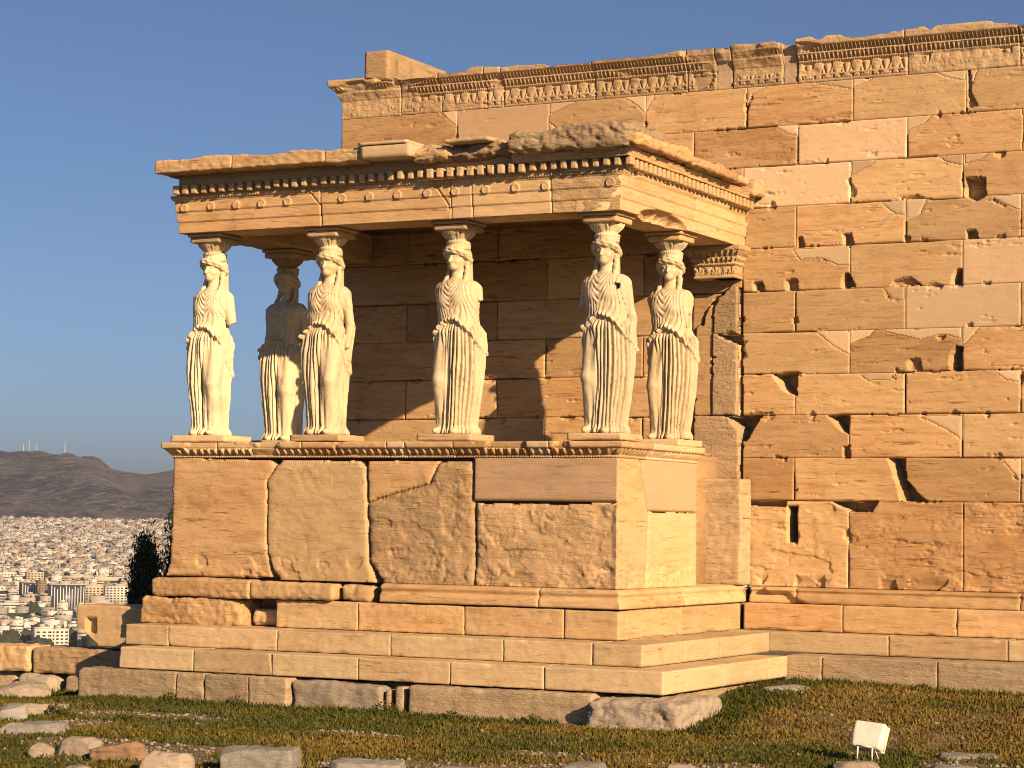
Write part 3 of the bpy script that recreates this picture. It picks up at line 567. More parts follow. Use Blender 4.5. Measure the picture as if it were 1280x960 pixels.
# dentils
d1 = MB(); ux = .02; i = 0
while ux < 5.66:
    w = .076; dmg = (vn(ux * 1.7, 0, 0, 9) > .25)
    d1.stone(ux, ux + w * (1 if not dmg else .85), -D - (.165 if not dmg else .13 + .03 * random.random()), -D - .02, 3.228 + (.02 * random.random() if dmg else 0), 3.327, res=.016, r=.006, chip=.035, rough=.006, seed=500 + i); ux += .1215; i += 1
rel(d1.build('dentil_band', M_rough), porch)
d2 = MB(); uy = -D - .05
while uy < -.12:
    if not (-2.35 < uy < -2.25): d2.stone(W + .02, W + .15, uy, uy + .072, 3.228, 3.327, res=.016, r=.006, chip=.04, rough=.006, seed=600 + i)
    uy += .115; i += 1
rel(d2.build('dentil_band', M_porch), porch)
b_ = MB(); b_.box(.01, 5.56, -D - .07, -D + .3, 3.2245, 3.332); b_.box(5.0, 5.565, -D + .3, -.02, 3.2235, 3.331); rel(b_.build('dentil_backing', M_porch), porch)
# moulding above the dentils, then the broken cornice
def g_disp(U, Z): return .012 * fbm(U * 6, Z * 12, 0, 441, 4) + egg(U, Z, 3.345, 3.40, .045, .014, 442, .2)
GZ = ([3.33, 3.345, 3.40, 3.41], [.16, .165, .19, .195])
for o in strip(lambda k: ('cornice_moulding', M_rough, None), [4.33, 5.5], *GZ, g_disp, -D + .3, plane=-D, zrows=np.linspace(3.33, 3.41, 9), hu=.012, left_mitre=False).values(): rel(o, porch)
for o in strip(lambda k: ('cornice_moulding', M_porch, None), [-D, -1.7, -.1], *GZ, g_disp, 5.1, axis='y', plane=W, zrows=np.linspace(3.33, 3.41, 9), hu=.012, right_mitre=False).values(): rel(o, porch)
YF = -D - .38
lb_ = MB(); lb_.stone(.05, 4.34, -D - .085, -D + .3, 3.325, 3.47, res=.03, r=.01, chip=.05, rough=.01, seed=699); rel(lb_.build('cornice_moulding', M_rough), porch)
G = [(-.08, .95, YF, 3.445, 3.60, .03, .03, M_porch, .008, 0), (.955, 2.14, YF + .01, 3.44, 3.60, .03, .035, M_porch, .008, 0), (2.15, 2.60, YF + .02, 3.43, 3.60, .03, .06, M_rough, .02, 0),
     (3.20, 3.62, YF + .12, 3.42, 3.60, .05, .09, M_rough, .03, .05), (3.60, 4.31, YF + .17, 3.42, 3.585, .05, .08, M_crust, .03, .06), (4.34, 5.72, YF + .09, 3.42, 3.665, .05, .08, M_crust, .015, .03)]
for i, (a, b, y, z0, z1, r_, ch, mt, wp, tp) in enumerate(G):
    rel(stone('cornice_block', mt, None, a, b, y, -2.75, z0, z1, res=.016, r=.012 if i < 3 else r_, chip=ch, rough=.010 if i < 3 else .012, ridge=.006 if i < 3 else .03, warp=wp, top=.04 + tp, seed=701 + i * 7), porch)
n_ = MB(); n_.stone(2.615, 3.235, YF - .015, -2.9, 3.44, 3.575, res=.05, r=.006, chip=.01); n_.stone(2.60, 3.20, YF - .03, -2.9, 3.58, 3.615, res=.05, r=.006, chip=.01)
rel(n_.build('cornice_block', M_new), porch).__setitem__('label', 'clean pale restored piece of cornice')
rel(stone('cornice_block', M_rough, None, 3.62, 4.15, YF + .02, -3.2, 3.55, 3.60, res=.02, r=.02, chip=.06, warp=.02, seed=777), porch)
rel(stone('cornice_block', M_porch, None, 5.2, 5.80, -3.72, -2.25, 3.44, 3.57, res=.02, r=.02, chip=.08, rough=.012, ridge=.022, warp=.02, top=.04, seed=791), porch)
rel(stone('cornice_block', M_porch, None, 5.2, 5.80, -2.25, -1.0, 3.43, 3.54, res=.02, r=.02, chip=.08, rough=.012, ridge=.022, warp=.02, top=.04, seed=793), porch)
rel(stone('cornice_block', M_porch, None, 5.3, 5.78, -.99, -.55, 3.42, 3.52, res=.02, r=.04, chip=.08, rough=.012, warp=.04, top=.03, seed=795), porch)
rel(stone('cornice_block', M_rough, None, 5.2, 5.76, -.33, .0, 3.36, 3.56, res=.02, r=.05, chip=.10, rough=.015, warp=.05, seed=797), porch)
rel(stone('cornice_block', M_porch, None, .35, 5.2, -2.75, -.01, 3.44, 3.50, res=.06, r=.03, chip=.04, warp=.03, seed=799), porch)
# ------------------------------------------------------------------ the caryatids
def smin(a, b, k):
    h_ = np.clip(.5 + .5 * (b - a) / k, 0, 1); return b + (a - b) * h_ - k * h_ * (1 - h_)
def smax(a, b, k): return -smin(-a, -b, k)
def ell(X, Y, Z, c, r):
    r = [float(v) for v in r]; q = np.sqrt(((X - c[0]) / r[0]) ** 2 + ((Y - c[1]) / r[1]) ** 2 + ((Z - c[2]) / r[2]) ** 2); return (q - 1) * min(r)
def cap(X, Y, Z, a, b, ra, rb):
    a = np.array(a, float); b = np.array(b, float); ab = b - a
    t = np.clip(((X - a[0]) * ab[0] + (Y - a[1]) * ab[1] + (Z - a[2]) * ab[2]) / (ab @ ab), 0, 1)
    return np.sqrt((X - a[0] - t * ab[0]) ** 2 + (Y - a[1] - t * ab[1]) ** 2 + (Z - a[2] - t * ab[2]) ** 2) - (ra + (rb - ra) * t)
def surface_nets(F, org, h):
    F = F.astype(np.float32); S = F < 0; nx, ny, nz = F.shape
    c = np.zeros((nx - 1, ny - 1, nz - 1), np.uint8)
    for a in (0, 1):
        for b in (0, 1):
            for d in (0, 1): c += S[a:nx - 1 + a, b:ny - 1 + b, d:nz - 1 + d]
    act = (c > 0) & (c < 8); I = np.argwhere(act); idx = -np.ones(act.shape, np.int64); idx[act] = np.arange(len(I))
    acc = np.zeros((len(I), 3)); cnt = np.zeros(len(I)); cor = [(a, b, d) for a in (0, 1) for b in (0, 1) for d in (0, 1)]
    val = {k: F[I[:, 0] + k[0], I[:, 1] + k[1], I[:, 2] + k[2]] for k in cor}
    for k in cor:
        for ax in range(3):
            if k[ax]: continue
            k2 = list(k); k2[ax] = 1; k2 = tuple(k2); f0, f1 = val[k], val[k2]; m = (f0 < 0) != (f1 < 0)
            t = np.where(m, f0 / np.where(m, f0 - f1, 1), 0); p = np.tile(np.array(k, float), (len(I), 1)); p[:, ax] += t
            acc += p * m[:, None]; cnt += m
    V = (I + acc / np.maximum(cnt, 1)[:, None]) * h + org
    Q = []
    for ax in range(3):
        s0 = [slice(None)] * 3; s1 = [slice(None)] * 3; s0[ax] = slice(0, -1); s1[ax] = slice(1, None)
        a, b = S[tuple(s0)], S[tuple(s1)]; e = np.argwhere(a != b); o1, o2 = [q for q in range(3) if q != ax]
        ok = (e[:, o1] > 0) & (e[:, o2] > 0) & (e[:, o1] < F.shape[o1] - 1) & (e[:, o2] < F.shape[o2] - 1); e = e[ok]
        def g(d1, d2):
            q = e.copy(); q[:, o1] -= d1; q[:, o2] -= d2; return idx[q[:, 0], q[:, 1], q[:, 2]]
        q = np.stack([g(1, 1), g(0, 1), g(0, 0), g(1, 0)], 1); inside = a[e[:, 0], e[:, 1], e[:, 2]]
        fl = inside if ax != 1 else ~inside
        q[~fl] = q[~fl][:, ::-1]; Q.append(q)
    return V, np.concatenate(Q)

def caryatid_mesh(s, arms, slim, seed, turn=0.0, chipped=False):
    deep = 1.0 if s > 0 else .35
    """s = +1: bent leg on +x (viewer's right). arms: {side: (end z, radius, kind)}."""
    h_ = .0078
    gx = np.arange(-.40, .401, h_); gy = np.arange(-.34, .30, h_); gz = np.arange(-.02, 2.10, h_)
    X, Y, Z = np.meshgrid(gx.astype(np.float32), gy.astype(np.float32), gz.astype(np.float32), indexing='ij')
    xs_ = X * s
    hip = .030 * np.sin(np.clip(Z / 1.75, 0, 1) * math.pi) * (-s)
    x = X - hip; y = Y
    th = np.arctan2(x, -y); ts = th * s; rho = np.hypot(x, y)
    a = np.interp(Z, [0, .04, .1, .45, .7, .95, 1.1, 1.22, 1.34, 1.48, 1.57, 1.63, 1.67, 1.70], [.205, .21, .195, .235, .245, .24, .225, .203, .208, .225, .218, .165, .085, .04]) * slim
    b = np.interp(Z, [0, .1, .45, .7, .95, 1.1, 1.22, 1.34, 1.48, 1.57, 1.63, 1.67, 1.70], [.19, .18, .185, .195, .19, .175, .155, .155, .16, .145, .115, .08, .04])
    wob = .06 * np.sin(Z * 3.1 + seed) + .03 * np.sin(Z * 7.3 + 2 * seed)
    n_ = 2.4; Rr = ((np.abs(np.sin(th)) / a) ** n_ + (np.abs(np.cos(th)) / b) ** n_) ** (-1 / n_)
    # skirt folds: deep flutes on the standing leg, fading on the bent leg
    ph = th * 5.2 + 1.2 * wob + .16 * np.sin(th * 3 + seed) + .10 * np.sin(th * 5.1 + Z * 2.3 + seed) + .07 * np.sin(Z * 9 + th * 7)
    vary = .70 + .45 * np.sin(np.floor(ph) * 2.4 + seed) ** 2
    ridge = np.abs(np.sin(math.pi * ph) + .12 * np.sin(2 * math.pi * ph)) ** .55 * vary + .12 * (1 - vary)
    ph2 = th * 8.9 + 1.6 * wob + .5; ridge2 = np.abs(np.sin(math.pi * ph2)) ** .6
    skirt = sst(Z, 1.20, 1.08)
    free = sst(ts, .12, .34) * sst(ts, 1.75, 1.35)
    if chipped: free = np.maximum(free, 0)
    # free leg zone narrows at the hip
    free = free * sst(Z, 1.12, .9) * .93
    fold = .056 * ridge * (.8 + .2 * sst(Z, .2, .8)) + .012 * ridge2 * (.5 + .5 * np.sin(Z * 6 + th * 4))
    soft = .010 * np.sin(math.pi * (ts * 3.2 + Z * 2.2)) + .006 * np.sin(math.pi * (ts * 7 - Z * 1.5 + seed))
    Rr = Rr + skirt * ((fold - .022) * (1 - free) + soft * free)
    Rr = Rr + .02 * sst(Z, .10, .02) * (1 - free) - .085 * np.exp(-((ts - .06) / .11) ** 2) * sst(Z, 1.0, .55) * sst(Z, .02, .10) * deep
    # overfold with its pouch edge
    zp = 1.205 - .24 * np.clip(np.abs(th) / 1.15, 0, 1) ** 2 - .30 * sst(ts, 1.0, 1.9) - .12 * sst(-ts, 1.1, 2.0)
    zp = zp + .012 * np.sin(th * 9 + seed) * .6 + .004 * np.sin(th * 23 + seed * 3)
    over = sst(Z, zp - .012, zp + .012); pouch = np.exp(-((Z - zp - .024) / .028) ** 2)
    top = sst(Z, 1.66, 1.56)
    Rr = Rr + over * (.020 * top) * (1 - .6 * sst(np.abs(th), .9, 1.4)) + over * .034 * pouch * (1 + .35 * np.sin(th * 31 + 1.3 * seed)) * (1 - .65 * sst(np.abs(th), .7, 1.3))
    # drapery on the chest
    xo = x - .012 * s
    g = Z - 1.9 * np.sqrt(xo ** 2 + .0016) + .25 * x * s
    vf = np.abs(np.sin(math.pi * (g / .066 + seed * .3 + .35 * np.sin(Z * 9 + seed)))) ** .5 - .6
    vm = sst(np.abs(xo), .105, .06) * sst(Z, 1.30, 1.38) * sst(Z, 1.66, 1.60) * (np.abs(th) < 1.5)
    vert = np.abs(np.sin(math.pi * (x / .043 * (1 + .25 * (Z - 1.3)) + .7 * np.sin(Z * 5 + seed) + .5 * np.sin(Z * 11 + x * 20) + .4))) ** .5 - .6
    brst = np.minimum(1, np.exp(-(((np.abs(x) - .088) / .05) ** 2 + ((Z - 1.44) / .06) ** 2)))
    vmm = (sst(np.abs(x), .05, .10) * sst(Z, 1.66, 1.58) * over + sst(np.abs(x), .10, .06) * sst(Z, 1.38, 1.28) * over * .7) * (1 - .85 * brst)
    Rr = Rr + .024 * vf * vm + .018 * vert * np.clip(vmm, 0, 1)
    wave = np.abs(np.sin(math.pi * (th * 5.5 + Z * 2 * s + seed))) ** .6 - .6
    Rr = Rr + .014 * wave * over * sst(np.abs(th), 1.0, 1.3)
    d = (rho - Rr) * .82; d = smax(d, Z - 1.695, .02); d = smax(d, -Z, .004)
    # bent leg pressing through the cloth, foot
    L = cap(X, Y, Z, (s * .10, -.06, 1.0), (s * .115, -.155, .58), .105, .078); L = smin(L, cap(X, Y, Z, (s * .115, -.155, .58), (s * .12, -.085, .12), .078, .058), .03)
    L = smin(L, ell(X, Y, Z, (s * .12, -.17, .03), (.045, .10, .04)), .03)
    d = smin(d, L, .035)
    d = smin(d, ell(X, Y, Z, (-s * .09, -.19, .025), (.045, .07, .035)), .02)
    # breasts, shoulders
    for q in (-1, 1):
        d = smin(d, ell(X, Y, Z, (q * .088, -.125, 1.43), (.07, .062, .068)), .035)
        d = smin(d, ell(X, Y, Z, (q * .175 * slim, .0, 1.560), (.085, .075, .082)), .07)
    for q, (ze, rad, kind) in arms.items():
        p0 = (q * .212 * slim, .01, 1.545)
        t = (1.545 - ze); p1 = (q * (.225 * slim + .04 * min(t / .3, 1)), .02 + .02 * t, max(ze, 1.22))
        A = cap(X, Y, Z, p0, p1, rad * 1.08, rad * .88)
        A = smax(A, (ze + .02 * vn(X * 30, Y * 30, Z * 0, seed) - Z) + .3 * (Y - .02), .008) if ze >= 1.22 else A
        if ze < 1.22:
            p2 = (q * .262 * slim, -.02, ze); A = smin(A, cap(X, Y, Z, p1, p2, rad * .86, rad * .62), .02)
            A = smin(A, cap(X, Y, Z, (q * .27 * slim, .05, 1.18), (q * .245 * slim, .05, ze - .15), .045, .02) + .008 * np.sin(Y * 180), .02)
        d = smin(d, A, .022)
    # neck, head, hair (worked only in the upper slab)
    k0 = int((1.52 + .02) / h_); X, Y, Z = X[:, :, k0:], Y[:, :, k0:], Z[:, :, k0:]; u = d[:, :, k0:]
    u = smin(u, cap(X, Y, Z, (0, .01, 1.58), (0, .0, 1.80), .080, .066), .04)
    c_, s_ = math.cos(turn), math.sin(turn); hx = X * c_ + Y * s_; hy = -X * s_ + Y * c_
    hx, hy, Zk = hx / 1.20, hy / 1.15, Z; Z = (Z - 2.03) / 1.10 + 2.03
    H = ell(hx, hy, Z, (0, .015, 1.935), (.094, .115, .115))
    fc = ell(hx, hy, Z, (0, -.035, 1.885), (.070, .083, .110)); fc = smin(fc, ell(hx, hy, Z, (0, -.082, 1.808), (.032, .030, .026)), .035)
    fc = smin(fc, cap(hx, hy, Z, (-.05, -.085, 1.925), (.05, -.085, 1.925), .018, .018), .02)
    for q in (-1, 1):
        fc = smax(fc, -ell(hx, hy, Z, (q * .031, -.122, 1.902), (.021, .017, .013)), .008)
        fc = smin(fc, ell(hx, hy, Z, (q * .031, -.098, 1.901), (.014, .012, .009)), .004)
        fc = smin(fc, ell(hx, hy, Z, (q * .042, -.075, 1.862), (.026, .026, .026)), .02)
    fc = smin(fc, cap(hx, hy, Z, (0, -.112, 1.918), (0, -.138, 1.862), .009, .0145), .010)
    fc = smin(fc, ell(hx, hy, Z, (0, -.111, 1.838), (.024, .013, .0065)), .005); fc = smin(fc, ell(hx, hy, Z, (0, -.107, 1.824), (.020, .013, .0065)), .005)
    fc = smax(fc, -ell(hx, hy, Z, (0, -.126, 1.831), (.026, .012, .003)), .003)
    H = smin(H, fc, .012)
    az_ = np.arctan2(hx, -(hy - .0)); zr = 1.975 - .055 * np.clip(np.abs(az_) / 1.5, 0, 1.3) ** 2
    rr_ = np.hypot(hx / .098, (hy - .0) / .112)
    roll = np.sqrt(((rr_ - 1.02) * .1) ** 2 + ((Z - zr) * .9) ** 2) - (.034 + .0025 * np.sin(az_ * 15 + Z * 60) + .003 * np.sin(Z * 200 + az_ * 9))
    roll = np.where(np.abs(az_) < 2.2, roll, .2); H = smin(H, roll, .008)
    hb = cap(hx, hy, Z, (0, .07, 1.93), (0, .115, 1.60), .085, .075) + .008 * np.sin(hx * 150); H = smin(H, hb, .02)
    crown = smax(np.hypot(hx, hy - .01) - (.108 + .1 * (Z - 1.99)), np.abs(Z - 2.025) - .04, .01); H = smin(H, crown, .02)
    Z = Zk; u = smin(u, H, .015)
    for q in (-1, 1):
        pts = [(q * .098, .02, 1.87), (q * .108, .015, 1.76), (q * .118, -.03, 1.67), (q * .118, -.125, 1.56)]
        for i in range(3): u = smin(u, cap(X, Y, Z, pts[i], pts[i + 1], .031, .026) + .0018 * np.sin(Z * 110 + X * 80), .012)
    d[:, :, k0:] = u
    if seed == 41:
        Xf, Yf, Zf = np.meshgrid(gx, gy, gz, indexing='ij'); d = np.maximum(d, -np.maximum(np.maximum(np.abs(Xf - .175) - .026, np.abs(Zf - 1.515) - .032), Yf + .02))
    X, Y, Z = np.meshgrid(gx, gy, gz, indexing='ij'); band = np.abs(d) < .03
    nz_ = fbm(X[band] * 9, Y[band] * 9, Z[band] * 9, seed, 3); ero = .006 * nz_ + .012 * np.clip(fbm(X[band] * 4, Y[band] * 4, Z[band] * 3, seed + 4, 2) - .25, 0, 1)
    hd = sst(Z[band], 1.80, 1.72); d[band] += ero * (.35 + .65 * hd)
    return surface_nets(d, np.array([gx[0], gy[0], gz[0]]), h_)

def capital_mesh():
    mb = MB(); n = 168; zz = np.array([2.035, 2.045, 2.06, 2.068, 2.072, 2.08, 2.09, 2.10, 2.115, 2.13, 2.145, 2.16, 2.172, 2.182, 2.185])
    rr = np.interp(zz, [2.035, 2.05, 2.068, 2.075, 2.11, 2.15, 2.18, 2.186], [.118, .130, .128, .116, .142, .178, .192, .17])
    th = np.linspace(0, 2 * math.pi, n, endpoint=False); T, Z = np.meshgrid(th, zz); r = np.repeat(rr[:, None], n, 1)
    r = r + egg(T, Z, 2.078, 2.178, 2 * math.pi / 14, .032, 3, .22) + beads(T, Z, 2.042, 2.064, 2 * math.pi / 40, .008)
    V = np.stack([r * np.cos(T), r * np.sin(T), Z], -1).reshape(-1, 3)
    Q = [(j * n + i, j * n + (i + 1) % n, (j + 1) * n + (i + 1) % n, (j + 1) * n + i) for j in range(len(zz) - 1) for i in range(n)]
    mb.add(V, Q); return mb
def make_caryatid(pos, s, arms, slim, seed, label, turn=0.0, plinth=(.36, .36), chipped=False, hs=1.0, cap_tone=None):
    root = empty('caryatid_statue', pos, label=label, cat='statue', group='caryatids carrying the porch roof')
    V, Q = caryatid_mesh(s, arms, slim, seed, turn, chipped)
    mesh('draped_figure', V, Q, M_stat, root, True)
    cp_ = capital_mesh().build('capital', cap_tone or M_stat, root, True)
    ab = MB(); ab.stone(-.20, .20, -.20, .20, 2.178, 2.24, res=.03, r=.006, chip=.02, seed=seed); ab.stone(-.222, .222, -.222, .222, 2.242, 2.281, res=.03, r=.005, chip=.012, seed=seed + 1)
    ab.build('abacus', M_porch, cp_)
    pb = MB(); pb.stone(-plinth[0], plinth[0], -plinth[1] + .02, plinth[1], -.078, -.003, res=.03, r=.008, chip=.03, seed=seed + 3); pb.build('plinth', M_step, root)
    return root
PZ = .523
make_caryatid((.30, -3.17, PZ), 1, {1: (1.27, .062, 0), -1: (1.50, .05, 0)}, .90, 11, 'statue of a draped woman at the outer left corner, arm stub against the sky', -.05, (.37, .28))
make_caryatid((1.85, -3.17, PZ), 1, {1: (.98, .056, 0), -1: (1.0, .05, 0)}, .95, 23, 'statue of a draped woman, second in the front row, cloth hanging from both arms', .06, (.32, .28))
make_caryatid((3.46, -3.17, PZ), -1, {1: (1.44, .066, 0), -1: (1.52, .05, 0)}, 1.01, 37, 'statue of a draped woman, third in the front row, arm cut off below the shoulder', -.10, (.33, .28))
make_caryatid((5.22, -3.17, PZ), -1, {1: (.82, .055, 0), -1: (1.34, .055, 0)}, 1.03, 41, 'statue of a draped woman at the nearest corner of the porch, fully sunlit folds', .05, (.31, .28))
make_caryatid((5.22, -1.50, PZ), -1, {1: (1.53, .05, 0), -1: (1.53, .05, 0)}, 1.0, 59, 'armless statue of a draped woman standing back on the right side by the doorway', 0.2, (.26, .34), True)
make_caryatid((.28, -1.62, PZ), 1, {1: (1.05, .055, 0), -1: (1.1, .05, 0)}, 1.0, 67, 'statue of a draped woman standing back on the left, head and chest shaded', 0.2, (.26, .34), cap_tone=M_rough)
# ------------------------------------------------------------------ ground on the hilltop
def gz(x, y):
    z = -2.36 + .28 * sst(y, -4.9, -2.2) * sst(x, 5.0, 6.5) - .05 * sst(x, 6.8, 8.5) * sst(y, -4.9, -2.2) - .10 * sst(-x, -.3, 1.0) * sst(y, -6, -4)
    return z + .028 * fbm(x * .9, y * .9, 0, 801, 3) + .012 * fbm(x * 5, y * 5, 0, 802, 2)
gxs = np.concatenate([np.arange(-60, -6, 2.0), np.arange(-6, 13, .07), np.arange(13, 60, 2.0)])
gys = np.concatenate([np.arange(-60, -14, 2.0), np.arange(-14, 1, .07), np.arange(1, 60, 1.5)])
GX, GY = np.meshgrid(gxs, gys, indexing='ij'); GZ_ = gz(GX, GY)
back = sst(GY, -3.1, -2.4) * sst(-GX, -.1, .2)             # the ground drops behind the low wall
GZ_ = GZ_ - 2.3 * back - .06 * np.clip(GY, 0, 30) * sst(-GX, -.2, 3)
edge = np.maximum(np.maximum(sst(-GX, 24, 58), sst(GX, 40, 58)), np.maximum(sst(GY, 25, 58), sst(-GY, 44, 58)))
GZ_ = GZ_ - 100 * edge
n0, n1 = GX.shape; I = np.arange(n0 * n1).reshape(n0, n1)
M_ground, nt, b = new_mat('bare_earth'); geo = N(nt, 'ShaderNodeNewGeometry')
f = noise(nt, geo.outputs['Position'], 1.3, 8, .7); f2 = noise(nt, geo.outputs['Position'], 22, 5, .7)
c = mix(nt, ramp(nt, f, .4, .62), (.10, .085, .035), (.19, .14, .07)); c = mix(nt, ramp(nt, f2, .55, .72), c, (.34, .27, .17))
nt.links.new(c, b.inputs['Base Color']); b.inputs['Roughness'].default_value = .95
bp = N(nt, 'ShaderNodeBump'); bp.inputs['Strength'].default_value = .8; bp.inputs['Distance'].default_value = .04; nt.links.new(f2, bp.inputs['Height']); nt.links.new(bp.outputs[0], b.inputs['Normal'])
g = mesh('ground', np.stack([GX, GY, GZ_], -1), np.stack([I[:-1, :-1], I[1:, :-1], I[1:, 1:], I[:-1, 1:]], -1).reshape(-1, 4), M_ground, None, True)
tag(g, 'uneven grassy earth of the hilltop', kind='structure')

# old wall of big blocks at the left and the block lying on it
def thing_stone(name, mat, label, cat, group, *a, **k):
    o = stone(name, mat, None, *a, **k); return tag(o, label, cat, group)
GL = 'blocks of the low ruined wall at the left'
thing_stone('wall_stone', M_porch, 'rough upright-grained block at the left end of the low wall, top row', 'stone block', GL, -2.95, -2.08, -3.34, -2.8, -2.235, -1.935, res=.022, r=.03, chip=.09, rough=.02, warp=.03, seed=811)
thing_stone('wall_stone', M_rough, 'low wall block half in shade beneath the squared block with the socket', 'stone block', GL, -2.03, -.35, -3.33, -2.8, -2.235, -1.94, res=.022, r=.025, chip=.08, rough=.015, warp=.02, seed=815)
thing_stone('wall_stone', M_found, 'hidden end block of the low wall outside the left edge', 'stone block', GL, -4.4, -3.0, -3.34, -2.8, -2.5, -1.95, res=.05, r=.03, chip=.08, warp=.03, seed=817)
thing_stone('wall_stone', M_rock, 'rounded boulder in the lower row of the low wall', 'stone block', GL, -2.22, -1.66, -3.42, -2.9, -2.52, -2.245, res=.022, r=.10, chip=.06, rough=.015, warp=.04, seed=819)
thing_stone('wall_stone', M_found, 'shaded lower block of the low wall beside the left end of the podium foot', 'stone block', GL, -1.52, -.3, -3.38, -2.9, -2.56, -2.24, res=.03, r=.05, chip=.06, warp=.02, seed=821)
thing_stone('wall_stone', M_found, 'dark lower block of the low wall behind the rounded boulder', 'stone block', GL, -4.2, -2.3, -3.25, -2.9, -2.56, -2.24, res=.04, r=.05, chip=.06, warp=.02, seed=823)
sq = MB(); V, Q = stone_vq(-1.42, -.30, -3.32, -2.75, -1.90, -1.425, res=.02, r=.02, chip=.05, rough=.006, seed=825)
nt_ = (np.abs(V[:, 0] + 1.20) < .065) & (np.abs(V[:, 2] + 1.66) < .09) & (V[:, 1] < -3.2); V[nt_, 1] += .07
cut = np.clip((-1.18 - V[:, 0]) * .75 + (-1.80 - V[:, 2]), 0, 1) * (V[:, 0] < -1.1); V[:, 2] += cut * .9
sq.add(V, Q); tag(sq.build('squared_block', M_porch), 'squared stone block with a small cut socket lying on the low wall, part in shadow', 'stone block')

# ------------------------------------------------------------------ rocks
ROCKS = [(-1.35, -4.51, -2.44, 0.60, 0.24, 'p', 'pale slab of stone leaning at the left edge under the rounded boulder'), (0.97, -7.42, -2.36, 0.36, 0.22, 'g', 'grey rock cut by the left edge of the picture'), (0.74, -6.82, -2.36, 0.42, 0.18, 'r', 'brownish slanting rock with a grass tuft beside it at the left edge'),
         (0.39, -6.02, -2.36, 0.25, 0.10, 'r', 'small flat stone in front of the left end of the foundation course'), (1.95, -8.3, -2.36, 0.62, 0.15, 'g', 'flat grey slab lying at the far left of the foreground'), (3.25, -9.75, -2.36, 0.19, 0.19, 'p', 'pale upright stone below the flat grey slab'),
         (3.41, -9.5, -2.36, 0.34, 0.20, 'r', 'pinkish brown rock right of the pale upright stone'), (3.87, -9.6, -2.36, 0.42, 0.21, 'o', 'brown rock with an orange stain in the left foreground'), (4.70, -10.1, -2.36, 0.40, 0.24, 'r', 'rounded rock between the orange stained rock and the grey block'),
         (5.27, -9.72, -2.36, 0.57, 0.21, 'g', 'squared grey block standing in the grass at the lower left'), (4.17, -10.45, -2.36, 0.2, 0.08, 'r', 'small stone in front of the pinkish brown rock'), (6.11, -9.5, -2.36, 0.56, 0.11, 'g', 'flat grey rock among gravel, just right of the squared grey block'),
         (6.80, -9.2, -2.36, 0.5, 0.12, 'g', 'long low rock with white gravel, at the bottom below the middle statue'), (7.05, -8.9, -2.36, 0.2, 0.08, 'p', 'small pale stone right of the long low rock'), (7.59, -8.7, -2.36, 0.4, 0.13, 'g', 'smooth grey rock at the bottom edge below the corner statue'),
         (9.22, -7.0, -2.36, 0.36, 0.16, 'p', 'pale rounded rock beside the foot of the floodlight'), (9.7, -5.57, -2.36, 0.52, 0.05, 'g', 'thin flat stone in the grass right of the floodlight'), (9.87, -6.6, -2.36, 0.43, 0.06, 'g', 'low stone in the grass at the lower right, nearest the bottom edge'),
         (6.92, -2.6, -2.2, 0.56, 0.07, 'g', 'flat dark stone by the right side of the steps'), (5.75, -9.85, -2.36, 0.28, 0.08, 'p', 'small pale rock between the grey block and the flat grey rock'), (8.09, -7.96, -2.36, 0.29, 0.07, 'p', 'small pale rock at the bottom edge left of the floodlight')]
for i, (x, y, z, w, hh, k, lb) in enumerate(ROCKS):
    dpt = min(w * .7, .4); sqr = 'squared' in lb
    V, Q = stone_vq(-w / 2, w / 2, -dpt / 2, dpt / 2, -.08, hh, res=.018, r=.02 if sqr else min(.4 * hh + .01, .09), chip=.05, rough=.012, warp=.02 if sqr else .05, seed=900 + i * 5)
    rk = np.random.default_rng(40 + i); hv = np.array([w / 2, dpt / 2, hh])
    for _ in range(14 if not sqr else 5):
        nn = rk.normal(size=3); nn[2] = abs(nn[2]) * 1.1; nn /= np.linalg.norm(nn); lim = (np.abs(nn) * hv).sum() * rk.uniform(.60, .80) if not sqr else (np.abs(nn) * hv).sum() * rk.uniform(.82, .95)
        ex = np.clip(V @ nn - lim, 0, None); V = V - ex[:, None] * nn * .94
    V = V * (1.12, 1.12, .72) if not sqr else V * (1, 1, .85)
    V = V + .010 * np.stack([fbm(V[:, 0] * 22 + k * 7, V[:, 1] * 22, V[:, 2] * 22, i, 3) for k in range(3)], 1)
    o = mesh('rock', V, Q, {'g': M_greyrock, 'p': M_rock, 'r': M_rock, 'o': M_rust if 'orange' in lb else M_rock}[k], None, False)
    o.location = (x, y + dpt / 2, float(gz(np.array(x), np.array(y)))); o.rotation_euler = (0, 0, R(27 + random.uniform(-22, 22)) if not sqr else R(20))
    tag(o, lb, 'rock', 'rocks lying in the foreground')

# ------------------------------------------------------------------ grass and gravel
def bare(x, y):          # 1 where stones and gravel show instead of grass
    r = np.zeros(np.shape(x))
    for (cx_, cy_, a_, b_) in ((1.3, -6.1, .55, .3), (2.1, -6.2, .5, .25), (1.6, -7.1, .4, .3), (3.9, -8.7, .7, .4), (7.1, -8.2, .5, .45), (5.9, -8.9, .5, .4), (8.2, -7.4, .5, .4), (6.6, -7.2, .35, .2), (4.4, -6.6, .5, .2), (2.9, -8.6, .6, .4), (4.0, -9.2, .6, .3), (6.6, -8.7, 1.2, .3), (9.0, -8.0, .6, .3), (9.9, -6.0, .4, .2)):
        q = ((x - cx_) / a_) ** 2 + ((y - cy_) / b_) ** 2; r = np.maximum(r, np.clip(1.6 - q, 0, 1))
    return np.clip(r + .55 * fbm(x * 3, y * 3, 1, 811, 3), 0, 1) * (r > 0) + .5 * np.clip(fbm(x * 1.1, y * 1.6, 5, 813, 3) - .35, 0, 1)
